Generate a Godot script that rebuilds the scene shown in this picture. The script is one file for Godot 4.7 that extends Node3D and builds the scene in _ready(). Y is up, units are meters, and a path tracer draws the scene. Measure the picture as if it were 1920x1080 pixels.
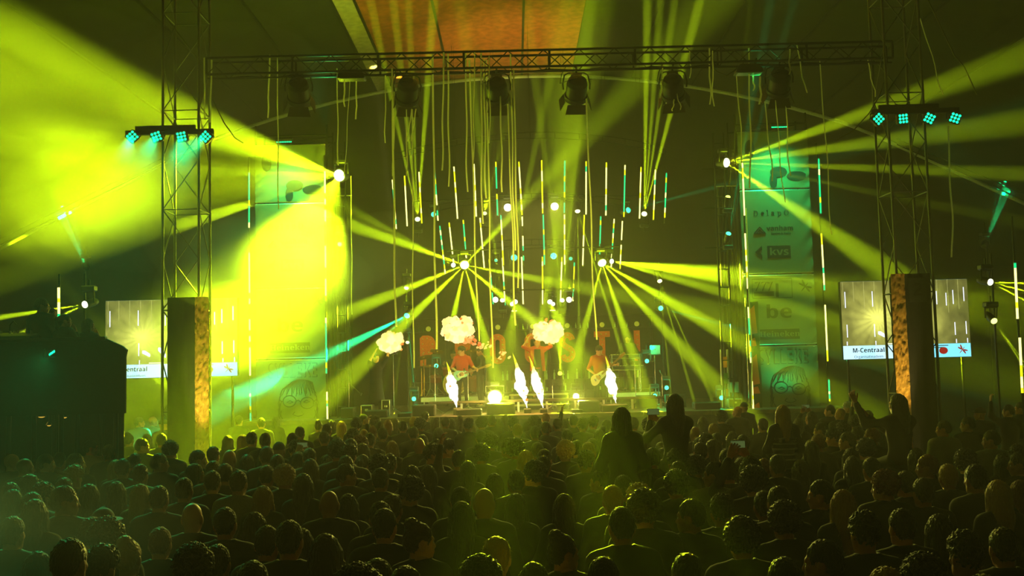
extends Node3D
# A concert in a festival tent: camera 2.8 m up at the back of the crowd, stage 26.5 m away, y up, metres, the stage at -z.
const F := 1870.0            # focal length in pixels of the 1920 x 1080 frame
const EYE := Vector3(0, 2.8, 0)
const PITCH := 4.28
const ROLL := -1.4
const STAGE_Y := 1.42
var rng := RandomNumberGenerator.new()
var mats := {}
var taken := {}
var env: Environment

func _ready():
	rng.seed = 11
	# --- camera, air, exposure
	var cam := Camera3D.new(); cam.name = "camera"; add_child(cam)
	cam.position = EYE; cam.rotation_degrees = Vector3(PITCH, 0, ROLL)
	cam.fov = 2.0 * rad_to_deg(atan(540.0 / F)); cam.near = 0.1; cam.far = 120.0; cam.current = true
	var we := WorldEnvironment.new(); we.name = "environment"; add_child(we)
	env = Environment.new(); we.environment = env
	env.background_mode = Environment.BG_COLOR; env.background_color = Color(0, 0, 0)
	env.tonemap_mode = Environment.TONE_MAPPER_LINEAR; env.tonemap_exposure = 8.0
	env.volumetric_fog_enabled = true; env.volumetric_fog_density = 0.0065
	env.volumetric_fog_albedo = Color(1, 1, 1); env.volumetric_fog_anisotropy = 0.0
	env.sdfgi_enabled = true; env.ssao_enabled = true; env.ssil_enabled = true
	build_hall()
	build_smoke()
	build_stage()
	build_back_bar()
	build_columns()
	build_truss_and_towers()
	build_screens()
	build_balcony()
	build_tubes()
	build_fixtures()
	build_fire()
	build_streamers()
	build_gear()
	build_people()

# ---------------------------------------------------------------- where things stand
func at(px: float, py: float, d: float) -> Vector3:        # the point of the plane z = -d that is seen at a pixel of the 1920 x 1080 frame
	var b := Basis.from_euler(Vector3(deg_to_rad(PITCH), 0, deg_to_rad(ROLL)))
	var r := b * Vector3((px - 960.0) / F, -(py - 540.0) / F, -1.0)
	return EYE + r * (d / -r.z)

func depth_at(px: float, py: float, height: float) -> float:   # how far away something of that height is whose top is seen at a pixel
	var p := at(px, py, 1.0)
	return (height - EYE.y) / minf(p.y - EYE.y, -0.001)

# ---------------------------------------------------------------- things, parts, materials
func numbered(called: String) -> String:
	var n: int = taken.get(called, 0); taken[called] = n + 1
	return called if n == 0 else "%s_%03d" % [called, n]

func tag(o: Node, label: String, category: String, group := "") -> void:
	o.set_meta("label", label); o.set_meta("category", category)
	if label.split(" ").size() > 16: print("LONG ", label)
	if group != "": o.set_meta("group", group)

func thing(called: String, label: String, category: String, where: Vector3, group := "", turn := 0.0) -> Node3D:
	var o := Node3D.new(); o.name = numbered(called); add_child(o, true)
	o.position = where; o.rotation.y = turn
	tag(o, label, category, group)
	return o

func part(parent: Node, called: String, mesh: Mesh, m: Material, xf := Transform3D()) -> MeshInstance3D:
	var o := MeshInstance3D.new(); o.name = called if parent != self else numbered(called)
	o.mesh = mesh; o.material_override = m; o.transform = xf
	parent.add_child(o, true)
	return o

func structure(called: String, mesh: Mesh, m: Material, xf := Transform3D()) -> MeshInstance3D:
	var o := part(self, called, mesh, m, xf); o.set_meta("kind", "structure")
	return o

func noise_tex(f: float, lo: Color, hi: Color, normal := false, bump := 2.0, seed_ := 1, size := 512) -> NoiseTexture2D:
	var key := "n%s%s%s%s%s%s" % [f, lo, hi, normal, bump, seed_]
	if mats.has(key): return mats[key]
	var n := FastNoiseLite.new(); n.seed = seed_; n.frequency = f; n.fractal_octaves = 4
	var t := NoiseTexture2D.new(); t.width = size; t.height = size; t.seamless = true; t.noise = n
	if normal: t.as_normal_map = true; t.bump_strength = bump
	else:
		var g := Gradient.new(); g.set_color(0, lo); g.set_color(1, hi); t.color_ramp = g
	mats[key] = t
	return t

func mat(called: String, c := Color(.5, .5, .5), rough := 0.7, metal := 0.0) -> StandardMaterial3D:
	if mats.has(called): return mats[called]
	var m := StandardMaterial3D.new(); m.resource_name = called
	m.albedo_color = c; m.roughness = rough; m.metallic = metal
	mats[called] = m
	return m

func grain(m: StandardMaterial3D, f := 0.02, scale := 1.0, bump := 2.0, contrast := 0.35, seed_ := 1) -> StandardMaterial3D:
	if m.uv1_triplanar: return m
	m.uv1_triplanar = true; m.uv1_scale = Vector3.ONE * scale
	m.albedo_texture = noise_tex(f, Color.WHITE * (1.0 - contrast), Color.WHITE, false, 0.0, seed_)
	m.normal_enabled = true; m.normal_texture = noise_tex(f, Color.BLACK, Color.WHITE, true, bump, seed_); m.normal_scale = 0.6
	return m

func glow(called: String, c: Color, e: float) -> StandardMaterial3D:
	if mats.has(called): return mats[called]
	var m := StandardMaterial3D.new(); m.resource_name = called
	m.albedo_color = Color(.1, .1, .1); m.emission_enabled = true; m.emission = c; m.emission_energy_multiplier = minf(e / 8.0, 0.48)     # exposure is 8, so 0.125 is full white
	mats[called] = m
	return m

# colours of the rig
const YEL := Color(0.83, 1.0, 0.06)
const TEAL := Color(0.0, 1.0, 0.55)
const WARM := Color(1.0, 0.95, 0.72)

func spot(p: Vector3, q: Vector3, e: float, half: float, c := YEL, soft := 0.6, size := 0.06) -> SpotLight3D:
	var l := SpotLight3D.new(); l.name = "beam"; add_child(l, true)
	var up := Vector3.UP if absf((q - p).normalized().y) < 0.99 else Vector3.RIGHT
	l.look_at_from_position(p, q, up)
	l.light_energy = e / 8.0; l.spot_angle = half; l.spot_range = 80.0; l.spot_attenuation = 2.0; l.spot_angle_attenuation = soft
	l.light_color = c; l.light_size = size; l.shadow_enabled = true
	return l

func omni(p: Vector3, e: float, c: Color, size := 0.1) -> OmniLight3D:
	var l := OmniLight3D.new(); l.name = "bulb_light"; add_child(l, true)
	l.position = p; l.light_energy = e / 8.0; l.light_color = c; l.light_size = size; l.omni_range = 80.0; l.omni_attenuation = 2.0; l.shadow_enabled = true
	return l

# ---------------------------------------------------------------- mesh building
class Mb:
	var v := PackedVector3Array()
	var n := PackedVector3Array()
	var c := PackedColorArray()
	var ix := PackedInt32Array()
	var tint := Color.WHITE
	func put(p: Vector3, nn: Vector3) -> int:
		v.append(p); n.append(nn); c.append(tint)
		return v.size() - 1
	func tri(a: int, b: int, d: int) -> void:      # front faces run clockwise: turned by the vertices' own normals
		var g := (v[b] - v[a]).cross(v[d] - v[a])
		if g.dot(n[a] + n[b] + n[d]) > 0.0: ix.append_array([a, d, b])
		else: ix.append_array([a, b, d])
	func quad(a: int, b: int, d: int, e: int) -> void:
		tri(a, b, d); tri(a, d, e)
	func face(p: Array, nn: Vector3) -> void:      # a flat convex polygon
		var k := v.size()
		for q in p: put(q, nn)
		for i in range(1, p.size() - 1): tri(k, k + i, k + i + 1)
	func box(ctr: Vector3, size: Vector3, cham := 0.0, b := Basis()) -> Mb:
		var h := size * 0.5
		var k := minf(cham, minf(h.x, minf(h.y, h.z)) * 0.9)
		for ax in 3:
			for s in [-1.0, 1.0]:
				var u := (ax + 1) % 3
				var w := (ax + 2) % 3
				var nn := Vector3.ZERO; nn[ax] = s
				var ps := []
				for q in [[-1, -1], [1, -1], [1, 1], [-1, 1]]:
					var p := Vector3.ZERO
					p[ax] = s * h[ax]; p[u] = q[0] * (h[u] - k); p[w] = q[1] * (h[w] - k)
					ps.append(ctr + b * p)
				face(ps, b * nn)
		if k > 0.0:
			for ax in 3:
				var u := (ax + 1) % 3
				var w := (ax + 2) % 3
				for su in [-1.0, 1.0]:
					for sw in [-1.0, 1.0]:
						var nn := Vector3.ZERO; nn[u] = su; nn[w] = sw
						var ps := []
						for q in [[-1, 0], [1, 0], [1, 1], [-1, 1]]:
							var p := Vector3.ZERO
							p[ax] = q[0] * (h[ax] - k)
							p[u] = su * (h[u] - (k if q[1] == 1 else 0.0)); p[w] = sw * (h[w] - (0.0 if q[1] == 1 else k))
							ps.append(ctr + b * p)
						face(ps, (b * nn).normalized())
			for sx in [-1.0, 1.0]:
				for sy in [-1.0, 1.0]:
					for sz in [-1.0, 1.0]:
						var s3 := Vector3(sx, sy, sz)
						var ps := []
						for ax in 3:
							var p := s3 * (h - Vector3.ONE * k); p[ax] = s3[ax] * h[ax]
							ps.append(ctr + b * p)
						face(ps, (b * s3).normalized())
		return self
	func tube(p: Array, r, sides := 8, caps := true) -> Mb:    # r: one radius or one per point
		var base := v.size()
		var prev := Vector3.ZERO
		for i in p.size():
			var t: Vector3 = (p[mini(i + 1, p.size() - 1)] - p[maxi(i - 1, 0)]).normalized()
			var u := prev
			if u == Vector3.ZERO: u = t.cross(Vector3(0.31, 0.2, 1.0) if absf(t.z) < 0.9 else Vector3.UP).normalized()
			u = (u - t * u.dot(t)).normalized()
			prev = u
			var w := t.cross(u)
			var rr: float = r[i] if r is Array else r
			for k in sides:
				var a := TAU * k / sides
				var d := u * cos(a) + w * sin(a)
				put(p[i] + d * rr, d)
		for i in p.size() - 1:
			for k in sides:
				var k2 := (k + 1) % sides
				quad(base + i * sides + k, base + i * sides + k2, base + (i + 1) * sides + k2, base + (i + 1) * sides + k)
		if caps:
			for e in [0, p.size() - 1]:
				var ps := []
				for k in sides: ps.append(v[base + e * sides + k])
				var nn: Vector3 = (p[0] - p[1]).normalized() if e == 0 else (p[p.size() - 1] - p[p.size() - 2]).normalized()
				face(ps, nn)
		return self
	func lathe(prof: Array, xf := Transform3D(), seg := 16) -> Mb:    # prof: Vector2(radius, y), turned about y
		for i in prof.size() - 1:
			var a: Vector2 = prof[i]
			var b: Vector2 = prof[i + 1]
			var d := (b - a)
			if d.length() < 1e-6: continue
			var nn2 := Vector2(d.y, -d.x).normalized()
			var base := v.size()
			for k in seg + 1:
				var t := TAU * k / seg
				var dir := Vector3(cos(t), 0, sin(t))
				var nn := (xf.basis * (dir * nn2.x + Vector3.UP * nn2.y)).normalized()
				put(xf * (dir * a.x + Vector3.UP * a.y), nn); put(xf * (dir * b.x + Vector3.UP * b.y), nn)
			for k in seg:
				quad(base + k * 2, base + k * 2 + 2, base + k * 2 + 3, base + k * 2 + 1)
		return self
	func ball(ctr: Vector3, r: Vector3, u := 14, w := 9, b := Basis(), noise: FastNoiseLite = null, amp := 0.0) -> Mb:
		var base := v.size()
		for j in w + 1:
			for i in u + 1:
				var th := PI * j / w
				var ph := TAU * i / u
				var d := Vector3(sin(th) * cos(ph), cos(th), sin(th) * sin(ph))
				var k := 1.0
				if noise: k += amp * noise.get_noise_3dv(ctr * 3.0 + Vector3(sin(th) * cos(TAU * (i % u) / u), cos(th), sin(th) * sin(TAU * (i % u) / u)))
				put(ctr + b * (d * r * k), (b * (d / r)).normalized())
		for j in w:
			for i in u:
				quad(base + j * (u + 1) + i, base + j * (u + 1) + i + 1, base + (j + 1) * (u + 1) + i + 1, base + (j + 1) * (u + 1) + i)
		return self
	func prism(poly: PackedVector2Array, z0: float, z1: float, xf := Transform3D()) -> Mb:
		var t := Geometry2D.triangulate_polygon(poly)
		for s in 2:
			var base := v.size()
			var nn := xf.basis * Vector3(0, 0, 1.0 if s == 1 else -1.0)
			for p in poly: put(xf * Vector3(p.x, p.y, z1 if s == 1 else z0), nn)
			for i in range(0, t.size(), 3): tri(base + t[i], base + t[i + 1], base + t[i + 2])
		var cw := Geometry2D.is_polygon_clockwise(poly)
		for i in poly.size():
			var a := poly[i]
			var b := poly[(i + 1) % poly.size()]
			var e := (b - a).normalized()
			var o := Vector2(-e.y, e.x) if cw else Vector2(e.y, -e.x)
			face([xf * Vector3(a.x, a.y, z0), xf * Vector3(b.x, b.y, z0), xf * Vector3(b.x, b.y, z1), xf * Vector3(a.x, a.y, z1)], xf.basis * Vector3(o.x, o.y, 0))
		return self
	func ribbon(p: Array, w: Array) -> Mb:      # a strip with two sides; w: half-width vectors
		for s in [1.0, -1.0]:
			var base := v.size()
			for i in p.size():
				var t: Vector3 = (p[mini(i + 1, p.size() - 1)] - p[maxi(i - 1, 0)]).normalized()
				var nn: Vector3 = t.cross(w[i]).normalized() * s
				put(p[i] - w[i] + nn * 0.0006, nn); put(p[i] + w[i] + nn * 0.0006, nn)
			for i in p.size() - 1: quad(base + i * 2, base + i * 2 + 1, base + i * 2 + 3, base + i * 2 + 2)
		return self
	func sheet(f: Callable, nu: int, nv: int, thick := 0.004) -> Mb:     # f(u, v) -> point; a cloth with two sides
		for s in [1.0, -1.0]:
			var base := v.size()
			for j in nv + 1:
				for i in nu + 1:
					var a := float(i) / nu
					var b := float(j) / nv
					var p: Vector3 = f.call(a, b)
					var du: Vector3 = f.call(minf(a + 0.01, 1.0), b) - f.call(maxf(a - 0.01, 0.0), b)
					var dv: Vector3 = f.call(a, minf(b + 0.01, 1.0)) - f.call(a, maxf(b - 0.01, 0.0))
					var nn: Vector3 = du.cross(dv).normalized() * s
					put(p + nn * thick * 0.5, nn)
			for j in nv:
				for i in nu: quad(base + j * (nu + 1) + i, base + j * (nu + 1) + i + 1, base + (j + 1) * (nu + 1) + i + 1, base + (j + 1) * (nu + 1) + i)
		return self
	func raw(d: Dictionary, xf := Transform3D()) -> Mb:
		var base := v.size()
		var flip := xf.basis.determinant() < 0.0
		var dv: PackedVector3Array = d.v
		var dn: PackedVector3Array = d.n
		var di: PackedInt32Array = d.i
		for i in dv.size():
			v.append(xf * dv[i]); n.append((xf.basis * dn[i]).normalized()); c.append(tint)
		for i in range(0, di.size(), 3):
			if flip: ix.append_array([base + di[i], base + di[i + 2], base + di[i + 1]])
			else: ix.append_array([base + di[i], base + di[i + 1], base + di[i + 2]])
		return self
	func done(colors := false) -> ArrayMesh:
		var a := []; a.resize(Mesh.ARRAY_MAX)
		a[Mesh.ARRAY_VERTEX] = v; a[Mesh.ARRAY_NORMAL] = n; a[Mesh.ARRAY_INDEX] = ix
		if colors: a[Mesh.ARRAY_COLOR] = c
		var m := ArrayMesh.new(); m.add_surface_from_arrays(Mesh.PRIMITIVE_TRIANGLES, a)
		return m

func stick(a: Vector3, b: Vector3, r: float, sides := 8) -> ArrayMesh:
	return Mb.new().tube([a, b], r, sides).done()

func words_mesh(s: String, h: float, depth := 0.006, bold := false, serif := false) -> TextMesh:
	var key := "text" + s + str(h) + str(bold)
	if mats.has(key): return mats[key]
	var t := TextMesh.new(); t.text = s; t.font_size = 64; t.pixel_size = h / 64.0; t.depth = depth; t.curve_step = 2.0
	var f := SystemFont.new(); f.font_names = PackedStringArray(["Droid Serif" if serif else "Droid Sans"]); f.font_weight = 700 if bold else 400
	t.font = f
	mats[key] = t
	return t

func stroke(p: PackedVector2Array, w: float) -> Array:       # outlines of a line of that width
	return Geometry2D.offset_polyline(p, w * 0.5, Geometry2D.JOIN_ROUND, Geometry2D.END_BUTT)

# ================================================================ the tent
const CROWN_X := 0.8
func roof_y(x: float) -> float:
	var h := absf(x - CROWN_X)
	if h < 12.0: return 13.35 - h * h / 65.0
	return 13.35 - 144.0 / 65.0 - (h - 12.0) * 0.5

func build_hall() -> void:
	var ground := grain(mat("trodden dark ground", Color(0.10, 0.095, 0.085), 0.95), 0.03, 0.4, 4.0, 0.5, 3)
	structure("floor", Mb.new().box(Vector3(0.8, -0.15, -14), Vector3(44.6, 0.3, 47)).done(), ground)
	var cloth := grain(mat("dark tent cloth", Color(0.14, 0.15, 0.12), 0.85), 0.012, 0.25, 2.0, 0.35, 4)
	var gable := PackedVector2Array([Vector2(CROWN_X - 22, 0), Vector2(CROWN_X + 22, 0)])
	for i in 31:
		var x := CROWN_X + 22.0 - 44.0 * i / 30.0
		gable.append(Vector2(x, roof_y(x) + 0.05))
	structure("wall_back", Mb.new().prism(gable, -0.12, 0.12, Transform3D(Basis(), Vector3(0, 0, -36.2))).done(), cloth)
	structure("wall_rear", Mb.new().prism(gable, -0.12, 0.12, Transform3D(Basis(), Vector3(0, 0, 8.2))).done(), cloth)
	for s in [-1.0, 1.0]:
		structure("wall_left" if s < 0 else "wall_right", Mb.new().box(Vector3(CROWN_X + s * 22.1, 3.1, -14), Vector3(0.2, 6.3, 44.6)).done(), cloth)
	# the roof: lengths of fabric side by side, an orange stretch over the stage, beside it a pale one coloured as if beams struck it
	var roof := Node3D.new(); roof.name = "ceiling"; add_child(roof); roof.set_meta("kind", "structure")
	var orange := grain(mat("orange tent fabric", Color(0.74, 0.40, 0.16), 0.8), 0.02, 0.3, 1.5, 0.35, 5)
	var pale := grain(mat("cream tent fabric", Color(0.78, 0.74, 0.58), 0.8), 0.02, 0.3, 1.5, 0.3, 6)
	var edges := [-21.2, -18.6, -16.0, -13.4, -11.2, -9.0, -6.9, -4.8, -4.2, -2.1, 0.55, 2.4, 4.6, 6.8, 9.0, 11.2, 13.4, 16.0, 18.6, 21.2, 22.8]
	for i in edges.size() - 1:
		var a: float = edges[i]
		var b: float = edges[i + 1]
		var m := Mb.new()
		var n := maxi(1, int(ceil((b - a) / 0.7)))
		for k in n:
			var x0 := lerpf(a, b, float(k) / n)
			var x1 := lerpf(a, b, float(k + 1) / n)
			var d := Vector3(x1 - x0, roof_y(x1) - roof_y(x0), 0)
			var ang := atan2(d.y, d.x)
			m.box(Vector3((x0 + x1) * 0.5, (roof_y(x0) + roof_y(x1)) * 0.5 + 0.1, -14), Vector3(d.length() + 0.02, 0.16, 44.7), 0.0, Basis(Vector3(0, 0, 1), ang))
		part(roof, "roof_panel", m.done(), orange if a > -4.3 and b < 2.5 else (pale if a > -5.2 and b < -4.1 else cloth))
		if i > 0 and absf(a - CROWN_X) < 13.0:
			part(roof, "seam_strap", Mb.new().box(Vector3(a, roof_y(a) - 0.01, -14), Vector3(0.07, 0.05, 44.4)).done(), mat("dark strap", Color(.05, .05, .05)))
	# the keder rail along the arch of the gable
	var rail := []
	for i in 41:
		var x := CROWN_X - 21.0 + 42.0 * i / 40.0
		rail.append(Vector3(x, roof_y(x) - 0.08, -35.95))
	structure("trim_1", Mb.new().tube(rail, 0.07, 8).done(), mat("aluminium rail", Color(.82, .83, .8), .4, .2))
	# guy cables below the roof slopes
	for s in [-1.0, 1.0]:
		for k in 2:
			var c := part(self, "tension_cable", stick(Vector3(CROWN_X + s * 20.5, 6.6 - k * 0.2, -34.5), Vector3(CROWN_X + s * 13.0, 10.4 - k * 0.2, -35.0), 0.02, 6), mat("black cable", Color(.03, .03, .03), .8))
			tag(c, "%s of two thin steel cables slanting under the tent roof above the %s" % [["upper", "lower"][k], "balcony" if s < 0 else "clear screen"], "cable", "tent tension cables")

# ================================================================ smoke
func build_smoke() -> void:
	var puffs := thing("smoke", "thick yellow-lit smoke drifting before the tower and screen on the balcony side", "smoke", Vector3(-6, 6, -23))
	puffs.set_meta("kind", "stuff")
	var ms := []
	for q in [0.019, 0.033, 0.045]:
		var f := FogMaterial.new(); f.density = q; f.albedo = Color(1, 1, 1); ms.append(f)
	var r := RandomNumberGenerator.new(); r.seed = 5
	# each bank: centre, spread, how many puffs, size, density; a puff is two shells, thin outside
	for bank in [[Vector3(-8.3, 8.3, -18.4), Vector3(1.9, .55, .5), 6, 1.9, 0], [Vector3(-6.9, 5.8, -19.0), Vector3(1.7, .6, .5), 5, 1.8, 0], [Vector3(-5.9, 4.9, -24.9), Vector3(1.1, .9, .45), 6, 2.0, 1], [Vector3(-7.6, 4.2, -22.6), Vector3(1.2, .5, .5), 3, 1.5, 0], [Vector3(-3.25, 1.55, -6.3), Vector3(.45, .22, .4), 4, .7, 2]]:
		for i in int(bank[2]):
			var sp: Vector3 = bank[1]
			var s: float = bank[3] * r.randf_range(0.6, 1.4)
			var c: Vector3 = bank[0] - puffs.position + Vector3(clampf(r.randfn(0, 1), -1.5, 1.5) * sp.x, clampf(r.randfn(0, 1), -1.5, 1.5) * sp.y, clampf(r.randfn(0, 1), -1.5, 1.5) * sp.z)
			var turn := Vector3(r.randf_range(-.4, .4), r.randf_range(-.5, .5), r.randf_range(-.45, .45))
			var long := r.randf_range(1.3, 2.3)
			for k in 2:
				var fv := FogVolume.new(); fv.name = "puff"; fv.shape = RenderingServer.FOG_VOLUME_SHAPE_ELLIPSOID
				fv.position = c + Vector3(r.randfn(0, .06), r.randfn(0, .06), 0) * s
				fv.size = Vector3(s * long, s, s * 1.4) * [1.2, .75][k]; fv.rotation = turn
				fv.material = ms[int(bank[4])]
				puffs.add_child(fv, true)

# ================================================================ the stage
func build_stage() -> void:
	var black := grain(mat("black stage cloth", Color(.022, .022, .022), .95), 0.03, 0.8, 2.0, 0.3, 7)
	var ply := grain(mat("worn brown deck ply", Color(.34, .25, .16), .55), 0.015, 0.6, 1.5, 0.5, 8)
	var alu := mat("aluminium", Color(.72, .72, .70), .38, .75)
	var st := thing("stage", "long raised stage with worn brown deck and black cloth front behind the crowd", "stage", Vector3(0.7, 0, -30.6))
	for i in 9:
		part(st, "deck_board", Mb.new().box(Vector3(-7.2 + 1.8 * i, STAGE_Y - 0.06, 0), Vector3(1.79, 0.12, 8.2), 0.01).done(), ply)
		part(st, "skirt_panel", Mb.new().sheet(func(u, v): return Vector3(-8.1 + 1.8 * (i + u), v * (STAGE_Y - 0.12), 4.06 + 0.02 * sin(u * 25.0)), 16, 2).done(), black)
	for s in [-1.0, 1.0]:
		part(st, "side_skirt", Mb.new().box(Vector3(s * 8.05, 0.64, 0), Vector3(0.06, 1.28, 8.1)).done(), black)
	# risers and steps
	riser("drum riser with white front edge under the drum kit", at(876, 742, 29.8), 2.75, 0.42, 2.0)
	riser("keyboard riser with pale front edge below the laptop", at(1190, 738, 29.8), 1.55, 0.42, 1.8)
	var steps := thing("stage_steps", "wide pale steps behind the pair of flame jets in mid stage", "steps", Vector3(at(1012, 760, 29.0).x, STAGE_Y, -29.6))
	for i in 3:
		part(steps, "tread", Mb.new().box(Vector3(0, 0.14 + 0.14 * i, 0.5 - 0.3 * i), Vector3(1.75, 0.05, 0.34), 0.01).done(), mat("pale step edge", Color(.62, .6, .5), .5))
		part(steps, "step_riser", Mb.new().box(Vector3(0, 0.06 + 0.14 * i, 0.36 - 0.3 * i), Vector3(1.7, 0.11, 0.04)).done(), black)
	for s in [-1.0, 1.0]:
		part(steps, "stringer", Mb.new().box(Vector3(s * 0.86, 0.2, 0.1), Vector3(0.05, 0.4, 1.0)).done(), black)
	# long low rail across the front of the deck, and black drapes at both wings
	var lp := thing("stage_rail", "long low brown rail running across the stage behind the speaker boxes", "rail", Vector3(0.9, STAGE_Y, -28.2))
	part(lp, "top_bar", Mb.new().box(Vector3(0, 0.31, 0), Vector3(6.6, 0.07, 0.12), 0.01).done(), ply)
	for i in 9: part(lp, "post", Mb.new().box(Vector3(-3.2 + 0.8 * i, 0.14, 0), Vector3(0.06, 0.28, 0.06)).done(), alu)
	for s in [[636.0, "smoke", "smoky"], [1379.0, "screen", "clear"]]:
		var p := at(s[0], 600, 28.0)
		var d := thing("stage_drape", "tall olive stage curtain in deep folds beside the %s banner column" % s[2], "curtain", Vector3(p.x, STAGE_Y, -28.0))
		part(d, "cloth", Mb.new().sheet(func(u, v): return Vector3((u - 0.5) * 0.75, v * 6.2, 0.05 * sin(u * 44.0 + sin(v * 3.0) * 0.6)), 60, 10).done(), grain(mat("olive drape", Color(.20, .19, .11), .9), .05, 2.0, 1.0, .3, 9))
		part(d, "rail", stick(Vector3(-0.4, 6.22, 0), Vector3(0.4, 6.22, 0), 0.02), alu)

func riser(label: String, p: Vector3, w: float, h: float, dp: float) -> void:
	var alu := mat("aluminium", Color(.72, .72, .70), .38, .75)
	var r := thing("riser", label, "platform", Vector3(p.x, STAGE_Y, -30.8))
	part(r, "deck", Mb.new().box(Vector3(0, h - 0.04, 0), Vector3(w, 0.05, dp), 0.008).done(), grain(mat("worn brown deck ply", Color(.34, .25, .16), .55), 0.015, 0.6, 1.5, 0.5, 8))
	part(r, "edge_profile", Mb.new().box(Vector3(0, h - 0.08, dp * 0.5 + 0.015), Vector3(w, 0.13, 0.03), 0.005).done(), mat("pale riser edge", Color(.8, .8, .76), .4))
	for sx in [-1.0, 1.0]:
		for sz in [-1.0, 1.0]: part(r, "leg", stick(Vector3(sx * (w * .5 - .08), 0, sz * (dp * .5 - .08)), Vector3(sx * (w * .5 - .08), h - 0.06, sz * (dp * .5 - .08)), 0.025), alu)

# ================================================================ the bar behind the band, with the marquee letters
func letter_lines(ch: String) -> Array:        # strokes of a condensed capital, 0.52 wide, 1 high (stroke 0.19)
	var o := PackedVector2Array()
	for i in 33:
		var a := TAU * i / 32.0
		var q := Vector2(cos(a), sin(a))
		o.append(Vector2(0.26 + 0.165 * q.x, 0.5 + (0.235 if absf(q.y) < 0.01 else 0.235 * signf(q.y)) + 0.165 * q.y))
	match ch:
		"P", "R":
			var b := PackedVector2Array([Vector2(0.095, 0), Vector2(0.095, 0.905), Vector2(0.28, 0.905)])
			for i in 9:
				var a := PI * 0.5 - PI * i / 8.0
				b.append(Vector2(0.26 + 0.165 * cos(a), 0.67 + 0.235 * sin(a)))
			b.append(Vector2(0.095, 0.435))
			if ch == "P": return [b]
			return [b, PackedVector2Array([Vector2(0.22, 0.43), Vector2(0.43, 0.0)])]
		"O": return [o]
		"S":
			var s := PackedVector2Array()
			for i in 25:
				var t := i / 24.0
				var a := lerpf(0.15, TAU * 0.5 + 1.35, minf(t * 2.0, 1.0)) if t < 0.5 else lerpf(PI * 0.5 - 0.2, -PI * 0.5 - 1.35, (t - 0.5) * 2.0)
				if t < 0.5: s.append(Vector2(0.26 + 0.165 * cos(a), 0.715 + 0.19 * sin(a)))
				else: s.append(Vector2(0.26 + 0.165 * cos(a), 0.285 + 0.19 * sin(a)))
			return [s]
		"T": return [PackedVector2Array([Vector2(0, 0.905), Vector2(0.52, 0.905)]), PackedVector2Array([Vector2(0.26, 0), Vector2(0.26, 0.85)])]
	return [PackedVector2Array([Vector2(0.26, 0.3), Vector2(0.26, 1.0)]), PackedVector2Array([Vector2(0.26, 0), Vector2(0.26, 0.19)])]

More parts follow.
